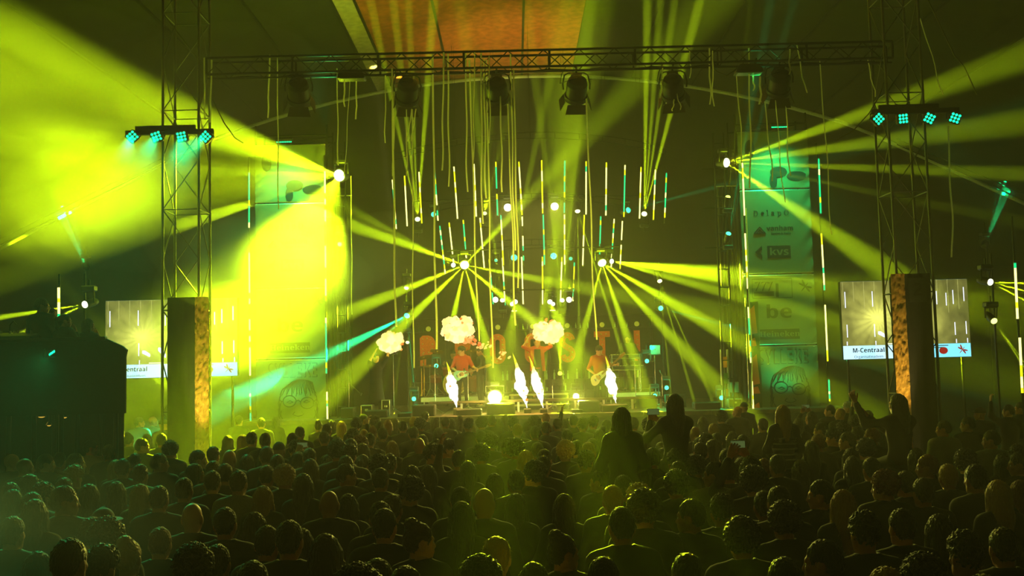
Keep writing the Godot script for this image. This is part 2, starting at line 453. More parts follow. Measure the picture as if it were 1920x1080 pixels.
func build_back_bar() -> void:
	var wood := grain(mat("dark stained shelf wood", Color(.13, .085, .05), .6), .02, .8, 1.5, .4, 10)
	var back := grain(mat("brown shelf back board", Color(.10, .07, .035), .8), .02, .8, 1.5, .4, 11)
	var rust := grain(mat("rust orange painted sheet", Color(.86, .33, .07), .55), .03, 1.5, .8, .25, 12)
	var disc := mat("pale plate", Color(.78, .76, .62), .5)
	var glass := [mat("green bottle glass", Color(.08, .30, .12), .12), mat("brown bottle glass", Color(.22, .10, .03), .12), mat("clear bottle glass", Color(.62, .72, .60), .1)]
	var bottle := Mb.new().lathe([Vector2(0, 0), Vector2(.036, 0), Vector2(.038, .02), Vector2(.038, .17), Vector2(.03, .205), Vector2(.015, .235), Vector2(.014, .30), Vector2(.017, .305), Vector2(.017, .32), Vector2(0, .32)], Transform3D(), 10).done()
	var tumbler := Mb.new().lathe([Vector2(0, 0), Vector2(.032, 0), Vector2(.04, .13), Vector2(.036, .13), Vector2(.029, .012), Vector2(0, .012)], Transform3D(), 10).done()
	var names := ["P", "R", "O", "O", "S", "T", "!"]
	var spots := ["at the start of the row", "half hidden by the long fireball", "beside the letter with the fireball before it", "behind the singer with raised arms", "beside the singer, with nothing before it", "behind the bass player", "at the row's end behind the keyboards"]
	var d := 33.0
	var bulb := mat("unlit frosted bulb", Color(.55, .62, .35), .3)
	for i in 7:
		var px := 803.0 + 65.4 * i
		var p := at(px, 686.0 - 1.6 * i, d)
		var y0 := p.y
		var u := thing("bar_shelf", "dark wooden bar shelf bay holding the %s letter of the row" % ["first", "second", "third", "fourth", "fifth", "sixth", "last"][i], "shelf", Vector3(p.x, STAGE_Y, -33.2), "back bar shelf bays")
		var h := 4.32 - STAGE_Y
		part(u, "back_panel", Mb.new().box(Vector3(0, h * .5, -.16), Vector3(1.14, h, .03)).done(), back)
		for s in [-1.0, 1.0]: part(u, "side_panel", Mb.new().box(Vector3(s * .56, h * .5, 0), Vector3(.03, h, .34), .005).done(), wood)
		var levels := [0.42, 0.80, y0 - STAGE_Y - 0.02, y0 - STAGE_Y + 1.13, h]
		for l in levels: part(u, "shelf_board", Mb.new().box(Vector3(0, l - .015, .0), Vector3(1.1, .03, .34), .004).done(), wood)
		# the letter
		var w := thing("marquee_letter", "rust-orange marquee letter %s with small bulbs, %s" % [names[i] if names[i] != "!" else "exclamation mark", spots[i]], "letter", Vector3(p.x, y0, -33.0), "marquee letters on the back bar")
		var m := Mb.new()
		var balls := []
		for ln in letter_lines(names[i]):
			var pl: PackedVector2Array = ln
			for poly in stroke(pl, 0.19):
				if not Geometry2D.is_polygon_clockwise(poly): m.prism(poly, -.05, .07, Transform3D(Basis(), Vector3(-.26, 0, 0)))
			if names[i] == "O":
				m = Mb.new()
				for hh in 2:
					var arc := PackedVector2Array()
					arc.append(Vector2([.425, .095][hh], .5))
					for k in 17:
						var a := PI * (hh + k / 16.0)
						arc.append(Vector2(.26 + .165 * cos(a), [.735, .265][hh] + .165 * sin(a)))
					arc.append(Vector2([.095, .425][hh], .5))
					for poly in stroke(arc, 0.19): m.prism(poly, -.05, .07, Transform3D(Basis(), Vector3(-.26, 0, 0)))
			var run := 0.06
			for k in pl.size() - 1:
				var seg := pl[k].distance_to(pl[k + 1])
				while run < seg:
					var q := pl[k].lerp(pl[k + 1], run / seg)
					balls.append(Vector3(q.x - .26, q.y, .08)); run += 0.165
				run -= seg
		part(w, "letter_body", m.done(), rust)
		var ball := Mb.new().ball(Vector3.ZERO, Vector3.ONE * .021, 8, 6).done()
		for b in balls: part(w, "bulb", ball, bulb, Transform3D(Basis(), b))
		# plates, bottles and glasses
		var pd := thing("wall_disc", "small round pale disc above the %s marquee letter" % ["first", "second", "third", "fourth", "fifth", "sixth", "last"][i], "disc", Vector3(p.x + .02, STAGE_Y + levels[3], -33.05), "round discs on the top shelf")
		part(pd, "plate", Mb.new().lathe([Vector2(0, -.02), Vector2(.075, -.02), Vector2(.085, 0), Vector2(.075, .012), Vector2(.055, .004), Vector2(0, .004)], Transform3D(Basis(Vector3.RIGHT, PI * .5), Vector3(0, .088, 0)), 20).done(), disc)
		part(pd, "stand", Mb.new().box(Vector3(0, .004, -.02), Vector3(.08, .008, .06)).done(), wood)
		var words := ["top shelf above the marquee letters", "shelf just under the marquee letters", "lowest visible bar shelf"]
		for row in [[3, 7, 0.5, 0], [1, 7, 1.0, 1], [0, 6, 0.8, 2]]:
			for k in int(row[1]):
				var x: float = -0.45 + 0.9 * k / (row[1] - 1.0)
				if row[0] == 3 and absf(x) < .14: continue
				if rng.randf() < 0.22: continue
				var cup: bool = row[0] == 0 and rng.randf() < .5
				var gi := rng.randi() % 3
				var o := part(self, "bottle" if not cup else "tumbler", tumbler if cup else bottle, glass[gi], Transform3D(Basis().scaled(Vector3.ONE * (row[2] * rng.randf_range(.85, 1.1))), Vector3(p.x + x, STAGE_Y + levels[row[0]], -33.1 + rng.randf_range(-.05, .08))))
				tag(o, "%s %s, %s along the %s shelf in the %s letter's bay" % [["green", "brown", "clear"][gi], "tumbler" if cup else "bottle", ["first", "second", "third", "fourth", "fifth", "sixth", "seventh"][k], ["top", "upper", "lower"][row[3]], ["first P", "second", "third", "fourth", "fifth", "sixth", "last"][i]], "bottle" if not cup else "glass", ("bottles on the " if not cup else "tumblers on the ") + words[row[3]])

# ================================================================ banner columns at both wings
func build_columns() -> void:
	for s in 2:
		var side: String = ["smoky", "clear"][s]
		var x0: float = at([468.0, 1398.0][s], 560, 27).x
		var x1: float = at([611.0, 1541.0][s], 560, 27).x
		var cx := (x0 + x1) * .5
		var wd := (x1 - x0) - 0.12
		var tw := thing("banner_tower", "black scaffold tower carrying the %s" % ["banners veiled by yellow smoke", "green-lit sponsor banners"][s], "scaffold", Vector3(cx, 0, -27.6))
		var steel := mat("black scaffold tube", Color(.06, .06, .06), .5, .6)
		for sx in [-1.0, 1.0]:
			for z in [0.0, -1.0]: part(tw, "standard", stick(Vector3(sx * (wd * .5 + .02), 0, z), Vector3(sx * (wd * .5 + .02), 9.6, z), .03), steel)
		for k in 6:
			for z in [0.0, -1.0]: part(tw, "ledger", stick(Vector3(-wd * .5, .3 + 1.8 * k, z), Vector3(wd * .5, .3 + 1.8 * k, z), .025), steel)
			part(tw, "diagonal", stick(Vector3(-wd * .5, .3 + 1.8 * k, -1.0), Vector3(wd * .5, .3 + 1.8 * minf(k + 1, 5.1), -1.0), .022), steel)
		var net := grain(mat("printed mesh banner", Color(.42, .45, .36), .85), .06, 3.0, 1.0, .25, 13)
		var ink := mat("dark banner print", Color(.045, .05, .04), .85)
		# top to bottom of the four banners, in metres
		var ys := []
		for py in [240.0, 347.0, 352.0, 508.0, 514.0, 644.0, 650.0, 786.0]: ys.append(at([540.0, 1470.0][s], py + [26.0, 0.0][s], 27).y)
		var what := ["plain pale banner with dark oval shapes", "banner with three sponsor names", "banner with a framed logo and beer name", "banner with a band name and a drawn face"]
		for k in 4:
			var top: float = ys[k * 2]
			var low: float = ys[k * 2 + 1]
			var h := top - low
			var b := thing("banner", "%s on the %s tower" % [what[k], side], "banner", Vector3(cx, low, -27.42), "banners on the %s tower" % side)
			var ph := k * 1.7 + s
			part(b, "cloth", Mb.new().sheet(func(u, v): return Vector3((u - .5) * wd, v * h, .007 * sin(u * 7.0 + v * 3.0 + ph) * sin(v * PI) + .022 * sin((u - v) * 26.0 + ph) * pow(absf(u - .5) * 2.0, 6.0)), 26, 20).done(), net)
			for e in 2: part(b, "hem_pole", stick(Vector3(-wd * .5, e * h, -.03), Vector3(wd * .5, e * h, -.03), .025), mat("aluminium", Color(.72, .72, .70), .38, .75))
			var z := .014
			match k:
				0:
					for q in [[-.42, .70, .13, .20], [.08, .28, .22, .12], [.40, .20, .26, .11], [-.02, .12, .10, .16]]:
						part(b, "print", Mb.new().ball(Vector3(q[0] * wd * .8, q[1] * h, z), Vector3(q[2] * wd * .55, q[3] * h * .8, .004), 24, 10).done(), ink)
				1:
					lettering(b, "D e l a p O", Vector3(-.07 * wd, h * .70, z), .15, false, true, 1.0)
					lettering(b, "vanham", Vector3(.05 * wd, h * .515, z), .14, true)
					lettering(b, "Tenten & Podia", Vector3(.06 * wd, h * .465, z), .055, true)
					part(b, "print", Mb.new().tube([Vector3(-.32 * wd, h * .48, z), Vector3(-.24 * wd, h * .56, z), Vector3(-.16 * wd, h * .48, z), Vector3(-.32 * wd, h * .48, z)], .018, 6).done(), ink)
					part(b, "print", Mb.new().tube([Vector3(-.29 * wd, h * .48, z), Vector3(-.24 * wd, h * .53, z), Vector3(-.19 * wd, h * .48, z)], .018, 6).done(), ink)
					part(b, "print", Mb.new().box(Vector3(.02 * wd, h * .25, z), Vector3(.33 * wd, h * .15, .004)).done(), ink)
					lettering(b, "kvs", Vector3(.02 * wd, h * .22, z + .008), .20, true, false, 1.25, net)
					part(b, "print", Mb.new().prism(PackedVector2Array([Vector2(-.32 * wd, h * .25), Vector2(-.22 * wd, h * .33), Vector2(-.22 * wd, h * .28), Vector2(-.26 * wd, h * .25), Vector2(-.22 * wd, h * .21), Vector2(-.22 * wd, h * .17)]), z - .003, z + .003).done(), ink)
				2:
					var fr := Mb.new()
					for q in [[-.10, .98, .56, .006], [-.10, .70, .56, .006]]: fr.box(Vector3(q[0] * wd, q[1] * h - .05, z), Vector3(q[2] * wd, .02, .004))
					for q in [-.38, .18]: fr.box(Vector3(q * wd, h * .84 - .05, z), Vector3(.015, h * .28, .004))
					fr.box(Vector3(-.22 * wd, h * .76 - .05, z), Vector3(.28 * wd, h * .07, .004)); fr.box(Vector3(-.03 * wd, h * .81 - .05, z), Vector3(.04 * wd, h * .20, .004))
					for q in 3: fr.tube([Vector3((-.34 + .09 * q) * wd, h * .90, z), Vector3((-.27 + .09 * q) * wd, h * .91, z), Vector3((-.33 + .09 * q) * wd, h * .78, z)], .015, 5)
					part(b, "print", fr.done(), ink)
					part(b, "print", dragonfly(.16 * wd).done(), ink, Transform3D(Basis(Vector3(0, 0, 1), -.7), Vector3(.36 * wd, h * .82, z)))
					lettering(b, "be", Vector3(-.02 * wd, h * .40, z), .36, true, false, 1.3)
					part(b, "print", Mb.new().box(Vector3(-.02 * wd, h * .14, z - .005), Vector3(.56 * wd, h * .15, .004)).done(), ink)
					lettering(b, "Heineken", Vector3(-.02 * wd, h * .115, z + .004), .145, true, true, 1.15, net)
				3:
					lettering(b, "SYLLEKE", Vector3(.02 * wd, h * .79, z + .018), .36, true, false, .68, net, true)
					part(b, "drawn_face", face_lines(wd, h, z).done(), ink)
		# a strip flood on the head of the tower
		var fl := thing("led_flood", "teal LED strip flood lamp on top of the %s banner tower" % side, "flood lamp", Vector3(cx, at([533.0, 1464.0][s], [265.0, 237.0][s], 26.7).y, -26.7))
		part(fl, "housing", Mb.new().box(Vector3(0, .03, -.05), Vector3(.46, .10, .10), .01).done(), steel, Transform3D(Basis(Vector3.RIGHT, .6), Vector3.ZERO))
		for k in 9: part(fl, "led", Mb.new().ball(Vector3(-.19 + .0475 * k, -.02, .01), Vector3(.018, .018, .018), 8, 6).done(), glow("teal led", TEAL, 3.0))
		part(fl, "arm", stick(Vector3(0, .05, -.1), Vector3(0, .12, -.9), .02), steel)
		spot(fl.position + Vector3(0, -.06, .06), fl.position + Vector3(0, -2.6, -.55), 26, 58, TEAL, 1.0, .2)
		spot(Vector3(cx, 1.75, -26.75), Vector3(cx, 3.2, -27.5), 3.0, 60, TEAL, 1.0, .15)

func lettering(b: Node, s: String, p: Vector3, h: float, bold := false, serif := false, stretch := 1.0, m: Material = null, outlined := false) -> void:
	var ink := mat("dark banner print", Color(.045, .05, .04), .85)
	var o := part(b, "lettering", words_mesh(s, h * 1.38, .006, bold, serif), m if m else ink, Transform3D(Basis().scaled(Vector3(stretch, 1, 1)), p + Vector3(0, h * .36, 0)))
	if outlined:
		part(b, "lettering", words_mesh(s, h * 1.38, .005, bold, serif), ink, Transform3D(Basis().scaled(Vector3(stretch * 1.035, 1.10, 1)), p + Vector3(0, h * .36, -.008)))

func dragonfly(s: float) -> Mb:
	var m := Mb.new()
	m.ball(Vector3.ZERO, Vector3(.05 * s, .5 * s, .004), 10, 8)
	for q in [[.32, .25, .5], [.32, .02, -.2], [-.32, .25, -.5], [-.32, .02, .2]]:
		m.ball(Vector3(q[0] * s, q[1] * s, 0), Vector3(.30 * s, .09 * s, .003), 12, 8, Basis(Vector3(0, 0, 1), q[2]))
	return m

func face_lines(wd: float, h: float, z: float) -> Mb:      # a line drawing: fringe, glasses, nose, lips, cheeks, chin
	var m := Mb.new()
	var c := Vector3(.09 * wd, h * .36, z)
	var k := wd * .46
	var ln := func(p: Array, w := .012): m.tube(p.map(func(q): return c + Vector3(q[0] * k, q[1] * k, 0)), w, 5)
	for s in [-1.0, 1.0]:
		var ring := []
		for i in 21: ring.append([s * .27 + .2 * cos(TAU * i / 20), .12 - s * .03 + .17 * sin(TAU * i / 20)])
		ln.call(ring, .014)
		ln.call([[s * .16, .12], [s * .25, .17], [s * .36, .12], [s * .25, .09], [s * .16, .12]])
		ln.call([[s * .48, .14], [s * .58, .2]])
		ln.call([[s * .56, .3], [s * .57, 0], [s * .52, -.3], [s * .36, -.62], [s * .15, -.8], [0, -.85]])
		for i in 7: ln.call([[s * (.50 + .03 * (i % 3)), .42 - .09 * i], [s * (.58 + .03 * (i % 2)), .20 - .1 * i], [s * (.54 + .03 * (i % 3)), .02 - .1 * i]], .009)
		ln.call([[s * .1, -.17], [s * .17, -.25], [s * .09, -.29], [0, -.31]])
	ln.call([[-.08, .15], [0, .18], [.08, .12]], .014)
	for i in 22:
		var x := -.56 + 1.12 * i / 21.0
		ln.call([[x * .55 + .12, .80 - .25 * x * x], [x * .85, .58 - .2 * x * x], [x + .05 * sin(i * 2.3), .34 + .05 * sin(i * 1.7)]], .009)
	var lip := []
	for i in 17: lip.append([.17 * cos(TAU * i / 16), -.47 + .085 * sin(TAU * i / 16)])
	ln.call(lip); ln.call([[-.16, -.47], [-.05, -.44], [0, -.46], [.05, -.44], [.16, -.47]])
	return m

# ================================================================ front truss, house towers and what hangs from them
func build_truss_and_towers() -> void:
	var blk := mat("black painted truss tube", Color(.035, .035, .035), .45, .5)
	var alu := mat("aluminium truss tube", Color(.42, .42, .40), .45, .35)
	var a := at(392, 121, 20.0)
	var b := at(1668, 106, 20.0)
	var y := (a.y + b.y) * .5
	var t := thing("lighting_truss", "long black box truss with crossed braces spanning between the two towers", "truss", Vector3((a.x + b.x) * .5, y, -20.0))
	var L := b.x - a.x
	var hh := .17
	for sy in [-1.0, 1.0]:
		for sz in [-1.0, 1.0]: part(t, "chord", stick(Vector3(-L * .5, sy * hh, sz * hh), Vector3(L * .5, sy * hh, sz * hh), .027), blk)
	var step := .36
	var n := int(L / step)
	var br := stick(Vector3(-step * .5, -hh, 0), Vector3(step * .5, hh, 0), .011, 6)
	for i in n:
		for sz in [-1.0, 1.0]:
			var up: float = 1.0 if (i % 2 == 0) == (sz > 0) else -1.0
			part(t, "brace", br, blk, Transform3D(Basis().scaled(Vector3(1, up, 1)), Vector3(-L * .5 + step * (i + .5), 0, sz * hh)))
	for i in 9:
		var x := -L * .5 + L * i / 8.0
		for sz in [-1.0, 1.0]: part(t, "frame_post", stick(Vector3(x, -hh, sz * hh), Vector3(x, hh, sz * hh), .024), blk)
	# two black cables along the lower chord
	part(t, "supply_cable", Mb.new().tube(range(41).map(func(i): return Vector3(-L * .5 + L * i / 40.0, -hh - .06 - .02 * sin(i * 2.1), .1)), .018, 6).done(), blk)
	# big theatre spots seen from behind
	var place := ["in the smoke over the balcony side", "against the orange roof", "in front of the hanging paper streamers", "pale barn door, just past mid truss", "cable loop, over the rising beams", "near the tower end beside a flood lamp"]
	var k := 0
	for q in [[560.0, 172.0, -.3, false], [764.0, 172.0, -.35, true], [932.0, 170.0, .1, true], [1081.0, 168.0, -.1, true], [1262.0, 165.0, .35, true], [1461.0, 156.0, .15, false]]:
		var p := at(q[0], q[1], 20.0)
		var f := thing("theatre_spot", "black theatre spotlight hanging from the truss, %s" % place[k], "stage light", Vector3(p.x, y - hh, -20.0), "theatre spots on the truss"); k += 1
		fresnel(f, q[2], blk, y - hh - p.y)
	for q in [[661.0, 142.0, "dark slanted flood lamp with paper strips caught on it under the truss, smoke side"], [1404.0, 131.0, "slanted flood lamp under the truss with teal light on its clamps"]]:
		var p := at(q[0], q[1], 20.0)
		var f := thing("flood_lamp", q[2], "flood lamp", Vector3(p.x, y - hh, -20.0), "flood lamps on the truss")
		var dy: float = p.y - (y - hh)
		part(f, "housing", Mb.new().prism(PackedVector2Array([Vector2(-.19, .09), Vector2(.12, .09), Vector2(.24, .01), Vector2(.27, -.08), Vector2(-.29, -.08), Vector2(-.25, .04)]), -.14, .14, Transform3D(Basis(), Vector3(0, dy, 0))).done(), blk)
		part(f, "lens", Mb.new().box(Vector3(0, dy - .085, 0), Vector3(.5, .012, .24), .004).done(), mat("dusty glass", Color(.35, .36, .3), .2))
		for s in [-1.0, 1.0]:
			part(f, "clamp", Mb.new().tube([Vector3(s * .12, dy + .08, 0), Vector3(s * .12, .0, 0), Vector3(s * .12, .05, .17)], .018, 6).done(), blk)
	spot(Vector3(at(1404, 131, 20).x, y - .9, -20.5), Vector3(at(1440, 100, 20).x, y + .2, -20.0), 10, 22, TEAL, 1.0)
	spot(Vector3(at(600, 142, 20).x, y - 1.2, -20.6), Vector3(at(600, 100, 20).x, y + .2, -20.0), 6, 22, TEAL, 1.0)
	# the towers
	for s in 2:
		var cx: float = at([350.0, 1706.0][s], 600, 20).x
		var w := .36
		var tw := thing("truss_tower", ["truss tower standing in the yellow smoke, lower part wrapped black", "truss tower beside the clear screen, lower part wrapped black"][s], "tower", Vector3(cx, 0, -20))
		var H := 11.8
		for sx in [-1.0, 1.0]:
			for sz in [-1.0, 1.0]: part(tw, "leg", stick(Vector3(sx * w, 0, sz * w), Vector3(sx * w, H, sz * w), .027), alu)
		var dg := stick(Vector3(-w, -.5, 0), Vector3(w, .5, 0), .012, 6)
		for i in 11:
			for f in 4:
				var r := Basis(Vector3.UP, PI * .5 * f)
				part(tw, "brace", dg, alu, Transform3D(r * Basis().scaled(Vector3(1, 1.0 if i % 2 == 0 else -1.0, 1)), r * Vector3(0, i + .5, w)))
				if i % 2 == 0: part(tw, "rung", stick(r * Vector3(-w, i, w), r * Vector3(w, i, w), .012, 6), alu)
		var y1: float = at([350.0, 1706.0][s], [560.0, 516.0][s], 20).y
		var black := grain(mat("black stage cloth", Color(.022, .022, .022), .95), 0.03, 0.8, 2.0, 0.3, 7)
		var xg: float = at([377.5, 1688.0][s], 600, 19.55).x - cx
		var xa: float = at([314.0, 1700.0][s], 600, 19.6).x - cx
		var xb: float = at([370.0, 1748.0][s], 600, 19.6).x - cx
		part(tw, "cloth_wrap", Mb.new().sheet(func(u, v): return Vector3(lerpf(xa, xb, u), v * y1, .40 + .012 * sin(u * 15.0)), 12, 6).done(), black)
		part(tw, "cloth_wrap", Mb.new().sheet(func(u, v): return Vector3(lerpf(xa, xb, u), v * y1, -.40 + .012 * sin(u * 15.0)), 12, 6).done(), black)
		for q in [xa, xb]: part(tw, "cloth_wrap", Mb.new().sheet(func(u, v): return Vector3(q, v * y1, lerpf(-.4, .4, u)), 4, 4).done(), black)
		# crinkled gold foil on one corner
		var fo := FastNoiseLite.new(); fo.seed = 21 + s; fo.frequency = 3.0
		var gw := .135
		part(tw, "gold_foil", Mb.new().sheet(func(u, v): return Vector3(xg + (u - .5) * 2.0 * gw, v * y1, .42 + .028 * fo.get_noise_3d(u * 1.2, v * 9.0, 0.0) + .014 * fo.get_noise_3d(u * 3.0, v * 30.0, 5.0)), 10, 150).done(), mat("crinkled gold foil", Color(.93, .74, .36), .36, .5))
		spot(Vector3(cx + xg + .05, .4, -18.95), Vector3(cx + xg, 2.6, -19.56), [26.0, 22.0][s], 11, Color(1, .86, .5), 1.0)  # added amber uplight without a lamp body, brightens the foil from crowd level
		if s == 1:
			var sg := thing("number_sign", "faded dark panel bearing the digit 2 on the wrapped tower", "sign", Vector3(at(1723, 566, 19.5).x, at(1723, 566, 19.5).y, -19.53))
			part(sg, "panel", Mb.new().box(Vector3(0, .24, 0), Vector3(.34, .48, .015), .003).done(), mat("dim grey panel", Color(.13, .14, .12), .8))
			part(sg, "lettering", words_mesh("2", .34, .006, true), mat("black print", Color(.015, .015, .015), .8), Transform3D(Basis(), Vector3(0, .24, .012)))
		# a bar with four LED pars
		var pb := at([315.0, 1719.0][s], [246.0, 206.0][s], 19.4)
		var bar := thing("par_bar", "black bar of brackets across the %s tower" % ["smoky", "clear-side"][s], "bar", Vector3(pb.x, pb.y, -19.5))
		part(bar, "beam", Mb.new().box(Vector3(0, 0, 0), Vector3(1.75, .10, .08), .01).done(), blk)
		part(bar, "hook", Mb.new().box(Vector3(-.1, .1, -.05), Vector3(1.2, .10, .06), .01).done(), blk)
		for i in 4:
			var px: Array = [[248.0, 293.0, 340.0, 385.0], [1648.0, 1694.0, 1743.0, 1791.0]][s]
			var q := at(px[i], [256.0, 223.0][s] - [0.0, 1.0][s] * i * .6, 19.25)
			var pr := thing("led_par", "teal nine-cell LED par, %s on the %s tower bar" % [["at the outer end" if s == 0 else "at the stage end", "second along", "third along", "at the stage end" if s == 0 else "at the outer end"][i], ["smoky", "clear-side"][s]], "stage light", q, "LED pars on tower bars")
			var tilt: float = [.75, .35, .18, .75, .78, .1, -.55, -.45][s * 4 + i]
			var hb := Basis(Vector3(0, 1, 0), [.25, .15, .05, -.05, .1, .05, -.3, -.45][s * 4 + i]) * Basis(Vector3.RIGHT, .15) * Basis(Vector3(0, 0, 1), tilt)
			part(pr, "housing", Mb.new().box(Vector3(0, 0, -.07), Vector3(.22, .22, .12), .02).done(), blk, Transform3D(hb, Vector3.ZERO))
			for cx2 in 3:
				for cy in 3: part(pr, "led_cell", Mb.new().ball(Vector3.ZERO, Vector3(.026, .026, .014), 10, 6).done(), glow("bright teal led", Color(.05, 1.0, .62), 3.0), Transform3D(hb, hb * Vector3((cx2 - 1) * .064, (cy - 1) * .064, -.004)))
			part(pr, "yoke", Mb.new().tube([Vector3(-.14, 0, -.06), Vector3(-.14, q.y * 0 + .12, -.08), Vector3(.14, .12, -.08), Vector3(.14, 0, -.06)], .01, 6).done(), blk)
			spot(q + Vector3(0, -.02, .06), Vector3([-3.3, -5.2, -4.2, -6.2][i] if s == 0 else q.x, 1.3, [-6.3, -9.5, -12.5, -8.0][i]), [150.0 if i == 0 else 55.0, 6.0][s], [7.0, 13.0, 16.0, 13.0][i], TEAL, 1.0)

func fresnel(f: Node3D, turn: float, blk: Material, drop: float) -> void:
	# a barrel tipped down and away from the camera; forward of the lamp is +y of the lathe
	var ax := Vector3(sin(turn) * .45, -.62, -.78).normalized()
	var side := ax.cross(Vector3.UP).normalized()
	var b := Basis(side, ax, side.cross(ax))
	var c := Vector3(0, -drop, 0)
	part(f, "barrel", Mb.new().lathe([Vector2(0, -.28), Vector2(.10, -.275), Vector2(.185, -.23), Vector2(.215, -.14), Vector2(.215, .12), Vector2(.24, .13), Vector2(.24, .22), Vector2(.22, .22), Vector2(.2, .15), Vector2(0, .15)], Transform3D(b, c), 24).done(), blk)
	part(f, "lens", Mb.new().ball(c + ax * .16, Vector3(.19, .03, .19), 18, 6, b).done(), mat("dusty glass", Color(.35, .36, .3), .2))
	for i in 6: part(f, "cooling_fin", Mb.new().box(c + b * Vector3(0, -.24 + .05 * i, .20), Vector3(.22, .012, .05), 0.0, b).done(), blk)
	var dark := mat("scuffed barn door", Color(.30, .26, .2), .5, .4)  # lighter brown carries the orange light that falls on these doors
	var i := 0
	for q in [[0.0, .30], [PI * .5, .24], [PI, .30], [PI * 1.5, .24]]:
		var r := b * Basis(Vector3.UP, q[0])
		var w: float = q[1]
		var m := Mb.new().prism(PackedVector2Array([Vector2(-w * .62, 0), Vector2(w * .62, 0), Vector2(w * .78, .2), Vector2(-w * .78, .2)]), -.004, .004, Transform3D(r * Basis(Vector3.RIGHT, .45), c + r * Vector3(0, .21, .235)))
		part(f, "barn_door", m.done(), dark if i == 0 or i == 2 else blk); i += 1
	var top := drop - .03
	part(f, "yoke", Mb.new().tube([c - side * .27, c - side * .28 + Vector3(0, .12, 0), c - side * .24 + Vector3(0, .30, 0), c - side * .16 + Vector3(0, .345, 0), c + side * .16 + Vector3(0, .345, 0), c + side * .24 + Vector3(0, .30, 0), c + side * .28 + Vector3(0, .12, 0), c + side * .27], .016, 6).done(), blk)
	part(f, "clamp", Mb.new().tube([c + Vector3(0, .34, 0), Vector3(0, -.06, 0), Vector3(0, -.02, .12)], .022, 6).done(), blk)
	part(f, "cable", Mb.new().tube([c - ax * .28, c - ax * .3 + Vector3(-.12, -.05, .05), c + Vector3(-.34, .1, .12), c + Vector3(-.3, .3, .1), Vector3(-.2, .02, .1)], .008, 5).done(), blk)

# ================================================================ video screens
func screen_picture() -> ImageTexture:      # what the screens show: a live picture of this stage over a caption strip
	var w := 400
	var h := 231
	var im := Image.create(w, h, false, Image.FORMAT_RGB8)
	var strip := int(h * .83)
	var n := FastNoiseLite.new(); n.seed = 9; n.frequency = .02
	for y in h:
		for x in w:
			var c: Color
			if y < strip:
				var d := Vector2((x - 112.0) / 90.0, (y - 112.0) / 80.0).length()
				var d2 := Vector2((x - 290.0) / 50.0, (y - 125.0) / 70.0).length()
				var g := 1.0 / (1.0 + d * d * 2.2) + .5 / (1.0 + d2 * d2 * 3.0)
				var ray := .12 * absf(sin(atan2(y - 112.0, x - 112.0) * 9.0)) * exp(-d)
				var q := .30 + .10 * n.get_noise_2d(x, y) + g * .52 + ray
				c = Color(q * .92, q * .92, q * .42)
				if g > 1.15: c = c.lerp(Color(.85, .92, 1), .8)
			else:
				c = Color(.66, .82, .90) if x < 240 else Color(.42, .76, .84)
				if x > 52 and x < 100: c = Color(.60, .80, .86)
			im.set_pixel(x, y, c)
	for q in [[12, 30, 78], [98, 30, 76], [190, 42, 80], [180, 46, 78], [215, 38, 74], [236, 36, 72], [250, 30, 70], [232, 75, 112], [262, 30, 76], [272, 76, 110], [300, 34, 74], [330, 40, 78], [352, 32, 74], [386, 24, 66], [14, 128, 166], [100, 128, 166], [12, 178, 190], [102, 178, 190], [353, 128, 166], [388, 126, 164], [355, 178, 190], [390, 176, 190]]:
		im.fill_rect(Rect2i(q[0], q[1], 3, q[2] - q[1]), Color(.82, .84, .95))
	for x in 400:
		if x % 33 == 7: im.fill_rect(Rect2i(x, 0, 1, 60 + (x * 7) % 40), Color(.62, .62, .36))
	for i in 22:
		im.fill_rect(Rect2i(112 + i, 150 + i / 2, 8 - i / 4, 9), Color(.80, .86, 1.0)); im.fill_rect(Rect2i(160 + i, 142 + i, 10 - i / 3, 10), Color(.80, .86, 1.0))
	im.fill_rect(Rect2i(132, 186, 46, 3), Color(.85, .86, .75))
	return ImageTexture.create_from_image(im)

